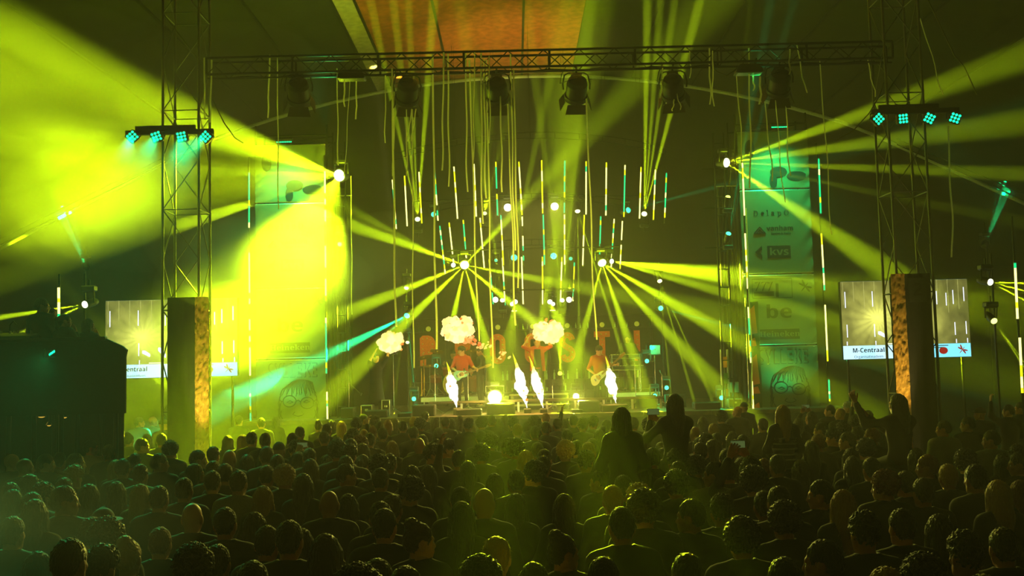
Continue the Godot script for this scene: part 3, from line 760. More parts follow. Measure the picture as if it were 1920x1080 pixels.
func build_screens() -> void:
	var pic := StandardMaterial3D.new(); pic.resource_name = "lit video screen"
	pic.albedo_color = Color(.02, .02, .02); pic.emission_enabled = true; pic.emission = Color(1, 1, 1); pic.emission_operator = BaseMaterial3D.EMISSION_OP_MULTIPLY
	pic.emission_texture = screen_picture(); pic.emission_energy_multiplier = .26
	var ink := mat("dark caption", Color(.03, .04, .07), .9)
	var blk := mat("black painted truss tube", Color(.035, .035, .035), .45, .5)
	for s in 2:
		var a := at([198.0, 1575.0][s], [567.0, 531.0][s], 24)
		var b := at([445.0, 1821.0][s], [702.0, 666.0][s], 24)
		var c := (a + b) * .5
		var w := b.x - a.x
		var h := absf(a.y - b.y) + .06
		var o := thing("video_screen", ["video screen veiled by smoke, cut off by the balcony and a tower", "clear video screen with caption strip, half hidden by a wrapped tower"][s], "screen", Vector3(c.x, c.y - h * .5, -24))
		part(o, "cabinet", Mb.new().box(Vector3(0, h * .5, -.08), Vector3(w + .02, h + .02, .14), .01).done(), blk)
		var q := QuadMesh.new(); q.size = Vector2(w, h)
		part(o, "display", q, pic, Transform3D(Basis(), Vector3(0, h * .5, 0)))
		part(o, "caption", words_mesh("M-Centraal", .145, .004, true), ink, Transform3D(Basis(), Vector3(-w * .5 + w * .198, h * .112, .006)))
		part(o, "caption", words_mesh("Organisatieadvies", .088, .004, false), ink, Transform3D(Basis(), Vector3(-w * .5 + w * .198, h * .030, .006)))
		for k in 2: part(o, "caption", Mb.new().box(Vector3(w * .5 - w * (.235 + .02 * k), h * (.15 - .025 * k), .004), Vector3(.36 - .14 * k, .018, .003)).done(), ink)
		part(o, "apple_picture", Mb.new().ball(Vector3(w * .5 - w * .215, h * .085, .004), Vector3(.105, .085, .004), 16, 8).done(), glow("screen red", Color(.85, .16, .16), .55))
		part(o, "dragonfly_picture", dragonfly(.2).done(), glow("screen orange red", Color(.85, .25, .14), .5), Transform3D(Basis(Vector3(0, 0, 1), -.7), Vector3(w * .5 - w * .07, h * .085, .006)))
		for k in [-1.0, 1.0]: part(o, "stand", stick(Vector3(k * w * .45, -c.y + h * .5, -.16), Vector3(k * w * .45, h, -.16), .03), blk)
		var al := AreaLight3D.new(); al.name = "screen_light"; add_child(al, true)
		al.area_size = Vector2(w, h); al.position = Vector3(c.x, c.y, -23.97); al.rotation.y = PI; al.light_energy = .03; al.light_color = Color(.8, .85, .6); al.shadow_enabled = true; al.area_range = 40.0

# ================================================================ the balcony at the side
func build_balcony() -> void:
	var black := grain(mat("black stage cloth", Color(.022, .022, .022), .95), 0.03, 0.8, 2.0, 0.3, 7)
	var steel := mat("black scaffold tube", Color(.06, .06, .06), .5, .6)
	var d := 14.5
	var x1 := at(236, 670, d).x
	var yt := at(100, 637, d).y
	var yb := at(100, 778, d).y
	var o := thing("balcony", "dark cloth-fronted viewing balcony with a cut-off corner, people standing on it", "balcony", Vector3(x1 - 3.2, 0, -d - .8))
	var cut := at(199, 643, d).x - (x1 - 3.2)
	var yc := at(236, 656, d).y
	part(o, "front_skirt", Mb.new().prism(PackedVector2Array([Vector2(-3.2, yb), Vector2(3.2, yb), Vector2(3.2, yc - .10), Vector2(3.22, yc), Vector2(3.15, yc + .06), Vector2(cut, yt), Vector2(-3.2, yt)]), 0.77, 0.82).done(), black)
	for q in [[yb, yc], [0.0, yb]]:
		part(o, "side_skirt", Mb.new().prism(PackedVector2Array([Vector2(3.18, .8), Vector2(2.50, -.8), Vector2(2.45, -.8), Vector2(3.13, .8)]), -q[1], -q[0], Transform3D(Basis(Vector3.RIGHT, Vector3(0, 0, 1), Vector3(0, -1, 0)), Vector3.ZERO)).done(), black)
	part(o, "deck", Mb.new().box(Vector3(-.4, yb + .05, 0), Vector3(5.6, .1, 1.6), .01).done(), grain(mat("worn brown deck ply", Color(.34, .25, .16), .55), 0.015, 0.6, 1.5, 0.5, 8))
	part(o, "added_dark_cloth", Mb.new().box(Vector3(-.36, yb * .5, -.76), Vector3(5.7, yb, .04)).done(), black)  # sheet added to keep the space under the deck dark
	part(o, "top_rail", Mb.new().box(Vector3((cut - 3.2) * .5, yt, .8), Vector3(cut + 3.2, .06, .1), .01).done(), steel)
	for px in [11.0, 59.0, 110.0, 236.0]:
		var x := at(px, 800, d).x - (x1 - 3.2)
		for z in [.72, -.72]: part(o, "post", stick(Vector3(minf(x, 3.1 if z > 0.0 else 2.45), 0, z), Vector3(minf(x, 3.1 if z > 0.0 else 2.45), yb, z), .035), steel)
	# little warm lamps under the deck
	for q in [[78.0, 781.0, .05], [121.0, 782.0, .035], [92.0, 797.0, .03]]:
		var p := at(q[0], q[1], d + .6)
		var l := thing("under_lamp", "small warm bar lamp under the balcony, %s" % {78.0: "brightest of three", 121.0: "dim one by the skirt end", 92.0: "faint lowest one"}[q[0]], "lamp", p, "small lamps under the balcony")
		part(l, "shade", Mb.new().lathe([Vector2(.02, .05), Vector2(q[2] + .02, 0), Vector2(q[2] + .015, 0), Vector2(.015, .045)], Transform3D(), 12).done(), steel)
		part(l, "bulb", Mb.new().ball(Vector3(0, .0, 0), Vector3(q[2], .018, q[2]), 10, 6).done(), glow("warm lamp", Color(1, .8, .3), .7))
		part(l, "wire", stick(Vector3(0, .04, 0), Vector3(0, yb - p.y, 0), .005, 5), steel)
		omni(p + Vector3(0, -.04, 0), .01, Color(1, .8, .3), .03)
	var tl := at(98, 662, d - .15)
	var lp := thing("led_par", "small teal LED lamp clamped to the balcony front", "stage light", tl, "LED pars on tower bars")
	part(lp, "housing", Mb.new().box(Vector3(-.02, 0, -.05), Vector3(.16, .13, .1), .015).done(), steel, Transform3D(Basis(Vector3(0, 1, 0), .7), Vector3.ZERO))
	for k in 4: part(lp, "led_cell", Mb.new().ball(Vector3(-.03 + .022 * k, -.02 + .014 * k, .02), Vector3(.012, .02, .012), 8, 6).done(), glow("bright teal led", Color(.05, 1.0, .62), 5.0))
	part(lp, "clamp", stick(Vector3(0, 0, -.06), Vector3(0, .05, -.13), .015), steel)
	spot(tl + Vector3(.02, -.02, .08), Vector3(tl.x + 1.0, 1.2, -9.0), 7, 30, TEAL, 1.0)
	# mixing gear on the balcony ledge
	var gx := at(12, 620, d + .2)
	var g := thing("control_desk", "dark lighting desk with small knobs at the balcony edge", "desk", Vector3(gx.x, yt - .05, -d - .4))
	part(g, "body", Mb.new().box(Vector3(0, .08, 0), Vector3(.8, .16, .5), .02).done(), steel, Transform3D(Basis(Vector3.RIGHT, .15), Vector3.ZERO))
	for k in 8: part(g, "knob", Mb.new().lathe([Vector2(0, 0), Vector2(.02, 0), Vector2(.017, .04), Vector2(0, .04)], Transform3D(Basis(), Vector3(-.3 + .085 * k, .17, .05 * (k % 3))), 8).done(), mat("aluminium", Color(.72, .72, .70), .38, .75))
	part(g, "gooseneck_lamp", Mb.new().tube([Vector3(-.1, .15, -.1), Vector3(-.1, .3, -.1), Vector3(-.02, .36, -.05), Vector3(.05, .3, 0)], .008, 6).done(), steel)

# ================================================================ LED tubes
func led_tube(label: String, a: Vector3, b: Vector3, look: String, group: String, wire := 0.0) -> void:
	var o := thing("led_tube", label, "LED tube", b, group)
	var ax := (a - b)
	var n := 10
	var ye := glow("tube yellow white", Color(1.0, .97, .50), 3.2)
	var yy := glow("tube lemon", Color(.93, .95, .08), 2.2)
	var te := glow("tube teal", Color(.0, .92, .52), 1.6)
	var off := mat("tube dark pixel", Color(.05, .06, .05), .3)
	var m := stick(Vector3.ZERO, ax / n, .021, 8)
	for i in n:
		var pick := ye
		var r := rng.randf()
		match look:
			"y": pick = ye if r < .72 else (yy if r < .93 else te)
			"t": pick = te if r < .66 else (yy if r < .84 else (ye if r < .94 else off))
			"m": pick = ye if r < .40 else (yy if r < .58 else (te if r < .84 else off))
			"l": pick = yy if r < .75 else ye
		part(o, "pixel", m, pick, Transform3D(Basis(), ax * (float(i) / n)))
	part(o, "housing", Mb.new().tube([Vector3(0, 0, -.028), ax + Vector3(0, 0, -.028)], .014, 6).done(), mat("aluminium", Color(.72, .72, .70), .38, .75))
	for e in [0.0, 1.0]: part(o, "end_cap", Mb.new().tube([ax * e - ax.normalized() * .012, ax * e + ax.normalized() * .012], .026, 8).done(), mat("black plastic", Color(.03, .03, .03), .5))
	if wire > 0.0: part(o, "hanging_wire", stick(ax, ax + Vector3(0, wire, 0), .004, 5), mat("steel cable", Color(.2, .2, .2), .5, .8))

func build_tubes() -> void:
	var nth := ["first", "second", "third", "fourth", "fifth", "sixth", "seventh", "eighth", "ninth", "tenth", "eleventh", "twelfth", "thirteenth", "fourteenth", "fifteenth", "sixteenth"]
	var rings := [
		"735.7 336.5 743 430 m,758.5 329 763.5 425 y,785.5 322 791 419.5 y,814.5 316 821.3 414.5 t,851 312 858 411 y,888.5 307 893 407 y,929.6 303 933 404.6 t,972.8 303 979 404 y,1015.6 300 1017.6 401 l,1059 301 1058 400 t,1099 302 1098.9 403 y,1137 304 1136 405 y,1172 309 1169.8 407.5 t,1202 313 1199 410.6 y,1229 318 1225 413 y,1249.6 324 1246 417.7 t",
		"824.5 423 835 514 m,842 417 852 507 y,868.5 412 875 493 t,900 408 908 503 y,939 403 944 498 y,979 405.5 982 498 m,1018.5 402 1021 497 t,1058.3 402 1058.8 497 y,1095.5 402.5 1092.6 498.5 y,1126.5 405 1124 490 t,1151.6 410 1145.8 502 m,1167 414 1162.6 504.6 m",
		"917 486 924.7 571 t,942 483 947 573 y,978 481 981 571 y,1017 481 1017.4 571 l,1053.6 482 1050.7 571 y,1077 491.5 1074 573 t"]
	var rname := ["top ring", "middle ring", "lowest ring"]
	for k in 3:
		var rows: PackedStringArray = rings[k].split(",")
		for i in rows.size():
			var q := rows[i].split_floats(" ")
			var look := rows[i].split(" ")[4]
			var t := (float(i) / (rows.size() - 1)) * 2.0 - 1.0
			var d: float = [28.4, 29.2, 30.0][k] + [2.6, 1.6, .8][k] * t * t
			led_tube("%s LED tube of the hanging %s, %s from the smoke side" % [{"t": "teal", "y": "yellow-white", "m": "two-tone", "l": "lemon yellow"}[look], rname[k], nth[i]], at(q[0], q[1], d), at(q[2], q[3], d), look, "LED tubes of the " + rname[k], [.7, .5, .4][k])
		# the curved bar that the ring hangs from
		var ends := [rows[0].split_floats(" "), rows[rows.size() - 1].split_floats(" ")]
		var d0: float = [28.4, 29.2, 30.0][k]
		var dd: float = [2.6, 1.6, .8][k]
		var up: float = [.7, .5, .4][k]
		var pa := at(ends[0][0], ends[0][1], d0 + dd)
		var pb := at(ends[1][0], ends[1][1], d0 + dd)
		var yy: float = at(1016, [301.0, 402.0, 481.0][k], d0).y + up - .05
		var arc := thing("curved_bar", "dark curved pipe carrying the %s of LED tubes" % rname[k], "pipe", Vector3((pa.x + pb.x) * .5, yy, -d0 - dd * .5), "curved pipes above the LED tubes")
		for e in 2:
			var pts := []
			for i in 25:
				var t := i / 12.0 - 1.0
				pts.append(Vector3((pb.x - pa.x) * .5 * t, .18 * e, dd * .5 - dd * t * t))
			part(arc, "pipe", Mb.new().tube(pts, .02, 6).done(), mat("black painted truss tube", Color(.035, .035, .035), .45, .5))
			if e == 0:
				for i in 13:
					var t := i / 6.0 - 1.0
					part(arc, "web", stick(Vector3((pb.x - pa.x) * .5 * t, 0, dd * .5 - dd * t * t), Vector3((pb.x - pa.x) * .5 * t, .18, dd * .5 - dd * t * t), .012, 6), mat("black painted truss tube", Color(.035, .035, .035), .45, .5))
		for t in [-.8, 0.0, .8]: part(arc, "suspension_wire", stick(Vector3((pb.x - pa.x) * .5 * t, .18, dd * .5 - dd * t * t), Vector3((pb.x - pa.x) * .5 * t, 12.6 - yy, dd * .5 - dd * t * t), .004, 5), mat("steel cable", Color(.2, .2, .2), .5, .8))
	var cols := ["467 323 467 428 t,467 463 468 571 y,468 598 469 705 y,469 737 470 799 t", "609 320 610 426 y,610 460 611 565 y,611 595 612 701 t,613 734 614 790 y",
		"1392 305 1396 405 y,1397 437 1402 542 y,1403 575 1408 681 t,1410 714 1413 783 y", "1535 297 1539 401 t,1540 437 1546 545 y,1547 571 1552 678 y,1554 711 1556 757 t"]
	var where := ["outer edge of the smoky banner tower", "stage edge of the smoky banner tower", "stage edge of the clear banner tower", "outer edge of the clear banner tower"]
	for k in 4:
		var rows: PackedStringArray = cols[k].split(",")
		for i in 4:
			var q := rows[i].split_floats(" ")
			led_tube("%s LED tube on the %s, %s" % ["teal" if rows[i].ends_with("t") else "yellow-white", where[k], ["topmost", "second from top", "third from top", "lowest"][i]], at(q[0], q[1], 26.9), at(q[2], q[3], 26.9), rows[i].right(1), "LED tubes on the banner towers")
		var pa := at(rows[0].split_floats(" ")[0], 300, 26.98)
		var pole := thing("tube_pole", "thin black upright pole holding LED tubes at the %s" % where[k], "pole", Vector3(at(rows[3].split_floats(" ")[0], 760, 27.02).x, 0, -27.02), "poles for the LED tubes")
		part(pole, "upright", stick(Vector3.ZERO, Vector3(0, 8.6, 0), .022), mat("black scaffold tube", Color(.06, .06, .06), .5, .6))
		part(pole, "foot", Mb.new().box(Vector3(0, .02, 0), Vector3(.2, .04, .2), .005).done(), mat("black scaffold tube", Color(.06, .06, .06), .5, .6))
	for q in [[110.0, 538.0, 110.5, 610.0, 17.5, "lone yellow-white LED tube standing behind the balcony visitors"], [1903.0, 492.0, 1908.0, 599.0, 19.0, "upper yellow-white LED tube beyond the clear screen, by the frame edge"], [1912.0, 632.0, 1917.0, 738.0, 19.0, "lower yellow-white LED tube beyond the clear screen, by the frame edge"]]:
		led_tube(q[5], at(q[0], q[1], q[4]), at(q[2], q[3], q[4]), "y", "LED tubes at the tent sides")
	for q in [[110.4, 17.56], [1910.0, 19.06]]:
		var p := at(q[0], 620, q[1])
		var pole := thing("tube_pole", "thin black upright pole holding LED tubes %s" % ["behind the balcony" if q[0] < 900.0 else "beyond the clear screen"], "pole", Vector3(p.x, 0, p.z), "poles for the LED tubes")
		part(pole, "upright", stick(Vector3.ZERO, Vector3(0, p.y + (1.0 if q[0] < 900.0 else 2.2), 0), .02), mat("black scaffold tube", Color(.06, .06, .06), .5, .6))
		part(pole, "foot", Mb.new().box(Vector3(0, .02, 0), Vector3(.3, .04, .3), .005).done(), mat("black scaffold tube", Color(.06, .06, .06), .5, .6))

# ================================================================ moving heads and lamps
# rays: [pixel x, pixel y, distance of the point aimed at, half angle, energy, softness]
func head_light(label: String, p: Vector3, c: Color, e: float, r: float, rays: Array, group: String, face := Vector3(0, 0, 1)) -> Node3D:
	var o := thing("moving_head", label, "stage light", p, group)
	var blk := mat("black plastic", Color(.03, .03, .03), .5)
	var dir := face
	for q in rays: dir += (at(q[0], q[1], q[2]) - p).normalized() * 1.2
	dir = dir.normalized()
	var side := dir.cross(Vector3.UP).normalized() if absf(dir.y) < .97 else Vector3.RIGHT
	var b := Basis(side, dir, side.cross(dir))
	part(o, "head", Mb.new().lathe([Vector2(0, -.30), Vector2(r * .8, -.29), Vector2(r * 1.12, -.22), Vector2(r * 1.2, -.05), Vector2(r * 1.14, -.01), Vector2(r * 1.02, -.012), Vector2(r * .98, -.03), Vector2(0, -.04)], Transform3D(b, Vector3.ZERO), 18).done(), blk)
	part(o, "lens", Mb.new().ball(Vector3.ZERO, Vector3(r, r * .62, r), 18, 10, b).done(), glow("lens %s %s" % [c, e], c.lerp(Color(1, 1, .9), clampf(e / 20.0, 0.0, .85) if c != TEAL else .25), e))
	var up := Vector3(0, .26 + r, 0)
	if dir.y > .5: up = -up
	part(o, "yoke", Mb.new().tube([side * (r + .06) - dir * .12, side * (r + .07) - dir * .1 + up * .7, -side * (r + .07) - dir * .1 + up * .7, -side * (r + .06) - dir * .12], .02, 6).done(), blk)
	part(o, "base", Mb.new().box(up * .7 - dir * .1 + up.normalized() * .06, Vector3(.26, .11, .2), .02).done(), blk)
	part(o, "clamp", stick(up * .7 - dir * .1 + up.normalized() * .1, up * .7 - dir * .1 + up.normalized() * .24, .02), blk)
	for q in rays:
		var t := at(q[0], q[1], q[2])
		spot(p + (t - p).normalized() * (r * .5), t, q[4] * (1.7 if q[2] > 15.0 else 1.15), q[3], c, q[5], .012)
	return o

func build_fixtures() -> void:
	var g := "moving heads of the rig"
	var white := Color(1.0, .97, .62)
	for q in [[770.0, 1222.0, 372.0, 29.95, "topmost"], [838.0, 1160.0, 466.0, 29.5, "middle"], [922.0, 1076.0, 543.0, 30.0, "lowest"]]:
		var a := at(q[0], q[2], q[3])
		var b := at(q[1], q[2], q[3])
		var y := (a.y + b.y) * .5
		var o := thing("rear_pipe", "straight dark pipe behind the LED rings carrying moving heads, %s of three" % q[4], "pipe", Vector3((a.x + b.x) * .5, y, -q[3]), "straight pipes behind the LED rings")
		part(o, "pipe", stick(Vector3((a.x - b.x) * .5, 0, 0), Vector3((b.x - a.x) * .5, 0, 0), .025), mat("black painted truss tube", Color(.035, .035, .035), .45, .5))
		for t in [-.45, .45]: part(o, "suspension_wire", stick(Vector3((b.x - a.x) * t, 0, 0), Vector3((b.x - a.x) * t, 12.4 - y, 0), .004, 5), mat("steel cable", Color(.2, .2, .2), .5, .8))
	# the two strong heads on the wings
	head_light("dazzling yellow moving head high on the smoky wing, beams fanning over the balcony", at(636, 329, 26.6), YEL, 30, .16, [
		[370, 236, 23.6, 9.0, 8800, 1.0], [370, 320, 24.0, 2.6, 4200, .8], [460, 384, 25.0, 2.6, 3000, .8], [500, 540, 22.8, 17.0, 3700, 1.0], [590, 600, 23.5, 13.0, 900, 1.0], [200, 345, 20.0, 11.0, 1900, 1.0]], g)
	omni(at(636, 329, 26.4), 5.0, YEL, .15)
	head_light("bright yellow moving head on the clear wing, beams fanning over the wrapped tower", at(1362, 305, 26.8), YEL, 26, .125, [
		[1640, 206, 24.5, 3.6, 4200, .9], [1560, 278, 25.0, 3.2, 3600, .9], [1700, 318, 24.5, 1.9, 4800, .8], [1560, 345, 25.2, 1.6, 1200, .9], [1540, 425, 25.4, 4.6, 4800, .9]], g)
	omni(at(1362, 305, 26.6), 1.2, YEL, .12)
	# the two starburst heads over the stage
	head_light("starburst yellow moving head over the drums", at(871, 497, 29.3), YEL, 30, .125, [
		[700, 437, 28.3, 4.2, 7800, .9], [715, 560, 28.0, 4.2, 7200, .9], [775, 590, 28.0, 4.0, 7200, .9], [845, 620, 28.2, 3.6, 6600, .9], [905, 620, 28.2, 3.6, 6600, .9], [985, 590, 28.2, 4.2, 6600, .9], [965, 515, 28.6, 3.6, 4500, .9], [955, 408, 28.6, 4.5, 4200, 1.0]], g)
	head_light("second yellow moving head touching the starburst head over the drums", at(850, 497, 29.6), YEL, 24, .07, [[800, 470, 28.6, 2.5, 2700, .9]], g)
	head_light("starburst yellow moving head above the bass player", at(1129, 493, 29.3), YEL, 30, .125, [
		[1100, 600, 28.4, 3.4, 4800, .9], [1165, 600, 28.2, 3.4, 6000, .9], [1230, 600, 28.0, 3.6, 6600, .9], [1300, 590, 27.8, 4.0, 7800, .9]], g)
	head_light("yellow moving head with a level beam, beside the starburst above the bass player", at(1147, 490, 29.6), YEL, 24, .075, [[1390, 520, 27.6, 5.4, 13800, .9], [1330, 540, 27.8, 3.4, 5400, .9]], g)
	omni(at(871, 497, 29.1), 9.0, YEL, .12); omni(at(1129, 493, 29.1), 7.0, YEL, .12)
	# upward fans
	head_light("small yellow head with four rising beams in the top ring, smoke side", at(783, 411, 30), YEL, 14, .08, [
		[690, -20, 24, 1.2, 9000, .9], [735, -20, 24, 1.2, 9000, .9], [765, -20, 24, 1.1, 8000, .9], [815, -20, 24, 1.4, 11000, .9]], g)
	head_light("small yellow head with four rising beams in the top ring, clear side", at(1208, 401, 30), YEL, 14, .085, [
		[1214, -20, 24, 1.2, 15000, .9], [1240, -20, 24, 1.1, 9000, .9], [1268, -20, 24, 1.1, 9000, .9], [1318, -20, 24, 1.4, 12000, .9]], g)
	head_light("dim yellow head behind the hanging streamers, beams rising", at(909, 400, 30.4), YEL, 10, .065, [
		[880, -20, 24.5, 2.2, 8000, 1.0], [905, -20, 24.5, 1.7, 7000, 1.0], [940, -20, 24.5, 2.4, 7000, 1.0], [1010, -20, 24.5, 2.7, 8000, 1.0]], g)
	head_light("small yellow head with a slanting downward beam by the middle ring", at(1083, 396, 30), YEL, 14, .08, [
		[1122, 520, 29.6, 1.1, 16800, .9], [1085, 560, 29.8, 1.0, 9100, .9], [1070, 520, 30, .8, 4900, .9]], g)
	for q in [[1050.0, 540.0, 1040.0, -20.0, 1085.0, -20.0], [1000.0, 560.0, 1098.0, -20.0, 1130.0, -20.0]]:
		head_light("faint floor head sending wide beams up behind the %s" % ["singer" if q[0] > 1020.0 else "stage steps"], at(q[0], 700, 31.5), YEL, 4, .07, [[q[2], q[3], 22.5, 2.4, 5500, 1.0], [q[4], q[5], 22.5, 2.4, 5000, 1.0]], g)
	# downward fans at the sides
	head_light("small yellow head with narrow falling beams above the dancer", at(762, 540, 29.4), YEL, 14, .07, [[752, 640, 29.2, .9, 5500, .9], [765, 650, 29.2, .9, 5500, .9], [740, 640, 29.2, .9, 3500, .9]], g)
	head_light("teal head above the dancer throwing a broad teal beam", at(763, 592, 29.0), TEAL, 12, .085, [[690, 628, 27.9, 3.6, 13000, .9], [700, 650, 28, 2.0, 3500, .9], [770, 660, 29, 1.2, 4500, .9]], g)
	head_light("small yellow head low beside the first fireball", at(764, 642, 29.2), YEL, 12, .055, [[768, 700, 29.2, 1.4, 2500, .9]], g)
	head_light("yellow head with long falling beams above the laptop", at(1237, 527, 29.4), YEL, 14, .07, [[1250, 660, 28.8, .8, 7500, .9], [1275, 660, 28.6, 1.0, 8500, .9], [1300, 670, 28.4, 1.0, 7500, .9]], g)
	head_light("teal head above the laptop, its lens split in two", at(1239, 578, 29.4), TEAL, 9, .075, [[1262, 584, 29, 1.6, 1500, .9]], g)
	for q in [[966.0, 566.0, "over the drum side of the lowest ring", 956.0, 640.0, 990.0, 640.0], [1031.0, 566.0, "over the singer", 1026.0, 640.0, 1044.0, 640.0]]:
		head_light("yellow head with falling beams %s" % q[2], at(q[0], q[1], 29.6), YEL, 16, .075, ([[903, 836, 12.9, 1.1, 3600, .9], [955, 828, 13.2, .9, 2800, .9], [930, 1006, 6.1, 1.0, 3600, .9]] if q[0] < 1000.0 else [[986, 846, 12.0, .9, 3600, .9], [1172, 912, 8.5, 1.7, 4000, .9], [1104, 830, 12.8, .9, 2800, .9]]) + [[q[3], q[4], 29.4, 1.1, 7500, .9], [q[5], q[6], 29.4, 1.3, 9000, .9]], g)
	for q in [[942.0, 563.0, "beside the white oval lamp, drum side", 930.0, 480.0, 962.0, 470.0], [1054.0, 563.0, "beside the white oval lamp, keyboard side", 1062.0, 480.0, 1044.0, 480.0]]:
		head_light("yellow head with rising beams %s" % q[2], at(q[0], q[1], 29.9), YEL, 14, .07, [[q[3], q[4], 28.8, 1.3, 6000, .9], [q[5], q[6], 28.8, 1.3, 6000, .9]], g)
	# lamps that look at the crowd
	for q in [[952.0, 389.0, 29.6, .115, 20.0, "big white round blinder among the top tubes, drum side"], [1040.0, 387.0, 29.6, .115, 20.0, "big white round blinder among the top tubes, keyboard side"], [929.0, 562.0, 30.0, .085, 16.0, "white oval lamp at the lowest ring, drum side"], [1067.0, 562.0, 30.0, .085, 16.0, "white oval lamp at the lowest ring, keyboard side"], [960.0, 570.0, 30.2, .06, 12.0, "white crescent lamp tucked under the yellow head, drum side"], [1037.0, 570.0, 30.2, .06, 12.0, "white crescent lamp tucked under the yellow head, singer side"]]:
		var p := at(q[0], q[1], q[2])
		head_light(q[5], p, white, q[4], q[3], [], "white lamps facing the crowd")
		if q[3] > .1: spot(p + Vector3(0, 0, .1), at(q[0] * 1.02, 900, 9.0), 140, 15, Color(1, .96, .4), 1.0, .1)
		omni(p + Vector3(0, 0, .1), .5 if q[3] > .1 else .1, white, q[3])
	for q in [[964.0, 583.0, "drum side"], [1036.0, 582.0, "singer side"]]:
		var p := at(q[0], q[1], 30.0)
		var o := thing("light_bar", "short white light bar under the lowest ring, %s" % q[2], "light bar", p, "short light bars")
		part(o, "tube", stick(Vector3(-.08, 0, 0), Vector3(.08, 0, 0), .014), glow("white bar", white, 3.0))
		part(o, "hanging_wire", stick(Vector3.ZERO, Vector3(0, .5, 0), .006, 5), mat("steel cable", Color(.2, .2, .2), .5, .8))
	for q in [[813.0, 402.0, .075, "teal lens among the top tubes, smoke side"], [1178.0, 394.0, .085, "teal lens among the top tubes with a short level beam"], [964.0, 483.0, .095, "teal honeycomb lens over the drums"], [1038.0, 480.0, .095, "teal honeycomb lens over the singer"], [930.0, 488.0, .05, "small dim teal lens outside the drum honeycomb"], [1070.0, 485.0, .055, "small dim teal lens outside the singer honeycomb"], [637.0, 458.0, .06, "tiny pale teal lens below the dazzling wing head"]]:
		var rays := []
		if q[0] == 1178.0: rays = [[1262, 372, 29.4, 2.2, 700, .9]]
		var h := head_light(q[3], at(q[0], q[1], 29.7 if q[0] > 700.0 else 26.8), TEAL, 3.0 if q[2] > .06 else 1.2, q[2], rays, "teal lenses facing the crowd")
		for k in 6: part(h, "led_cell", Mb.new().ball(Vector3(cos(k * TAU / 6.0), sin(k * TAU / 6.0), 0) * q[2] * .55 + Vector3(0, 0, q[2] * .55), Vector3.ONE * q[2] * .2, 8, 6).done(), glow("bright teal led", Color(.05, 1.0, .62), 5.0))
	head_light("yellow head on the clear wing under the bright one", at(1365, 369, 26.9), YEL, 7, .065, [[1378, 260, 27, .9, 700, .9], [1386, 180, 27, .9, 700, .9]], g)
	head_light("teal head on the clear wing, beam rising past the LED tube", at(1366, 438, 26.9), TEAL, 6, .07, [[1388, 360, 26.4, 1.4, 900, .9], [1400, 250, 26.4, 1.6, 1200, .9]], g)
	for q in [[1362.0, "clear"], [640.0, "smoky"]]:
		var p := at(q[0], 600, 27.2)
		var tr := thing("lamp_tower", "slim black ladder truss carrying moving heads on the %s wing" % q[1], "tower", Vector3(p.x, STAGE_Y, -27.3), "ladder trusses at the wings")
		var blk := mat("black painted truss tube", Color(.035, .035, .035), .45, .5)
		for s in [-.14, .14]: part(tr, "upright", stick(Vector3(s, 0, 0), Vector3(s, 7.6, 0), .024), blk)
		for i in 15: part(tr, "rung", stick(Vector3(-.14, .3 + .5 * i, 0), Vector3(.14, .3 + .5 * i, 0), .014, 6), blk)
		for i in 3: part(tr, "hook_arm", stick(Vector3(-.5, 4.4 + 1.1 * i, 0), Vector3(.14, 4.4 + 1.1 * i, 0), .016, 6), blk)
	# dark poles that the single heads are clamped to
	for q in [[762.0, 536.0, 29.55, "above the dancer"], [1238.0, 522.0, 29.6, "above the laptop"], [159.0, 560.0, 19.75, "behind the balcony"], [160.0, 490.0, 30.2, "at the far tent side behind the balcony"], [1860.0, 520.0, 20.75, "beyond the clear screen"], [1848.0, 448.0, 30.2, "at the far tent side beyond the clear screen"]]:
		var p := at(q[0], q[1], q[2])
		var by: float = STAGE_Y if q[0] > 700.0 and q[0] < 1300.0 else 0.0
		var o := thing("lamp_pole", "thin dark pole carrying moving heads %s" % q[3], "pole", Vector3(p.x, by, p.z), "poles for single moving heads")
		part(o, "upright", stick(Vector3.ZERO, Vector3(0, p.y + .5 - by, 0), .022), mat("black painted truss tube", Color(.035, .035, .035), .45, .5))
		part(o, "foot", Mb.new().box(Vector3(0, .015, 0), Vector3(.4, .03, .4), .005).done(), mat("black painted truss tube", Color(.035, .035, .035), .45, .5))
	# stage floor
	var p0 := at(928, 745, 28.0)
	head_light("blazing white lamp at the middle of the stage floor", p0, Color(1.0, .96, .6), 60, .19, [], "white lamps facing the crowd")
	omni(p0 + Vector3(0, 0, .12), 9, Color(1.0, .95, .45), .18)
	spot(p0 + Vector3(0, 0, .1), at(940, 860, 6.0), 190, 24, Color(1, .96, .35), 1.0, .18)
	var p1 := at(1080, 743, 28.4)
	head_light("round white lamp between the singer and the bass player", p1, Color(1.0, .97, .66), 16, .085, [], "white lamps facing the crowd")
	spot(p1 + Vector3(0, 0, .1), at(1150, 900, 7.0), 240, 17, Color(1, .97, .4), 1.0, .1)
	for q in [[776.0, 748.0, 28.2, "teal floor lamp under the drum riser"], [1228.0, 742.0, 29.0, "teal floor lamp under the keyboard riser"], [818.0, 686.0, 29.2, "teal cluster lamp in front of the cymbals"], [1213.0, 677.0, 29.0, "teal lamp at the end of the keyboards"], [1250.0, 727.0, 29.0, "stack of small teal lamps on a stand near the laptop"], [1353.0, 746.0, 27.6, "small teal lamp at the foot of the clear wing"]]:
		var p := at(q[0], q[1], q[2])
		head_light(q[3], p, TEAL, 5.0, .06, [], "teal floor lamps")
		omni(p + Vector3(0, .03, .12), .3, TEAL, .06)
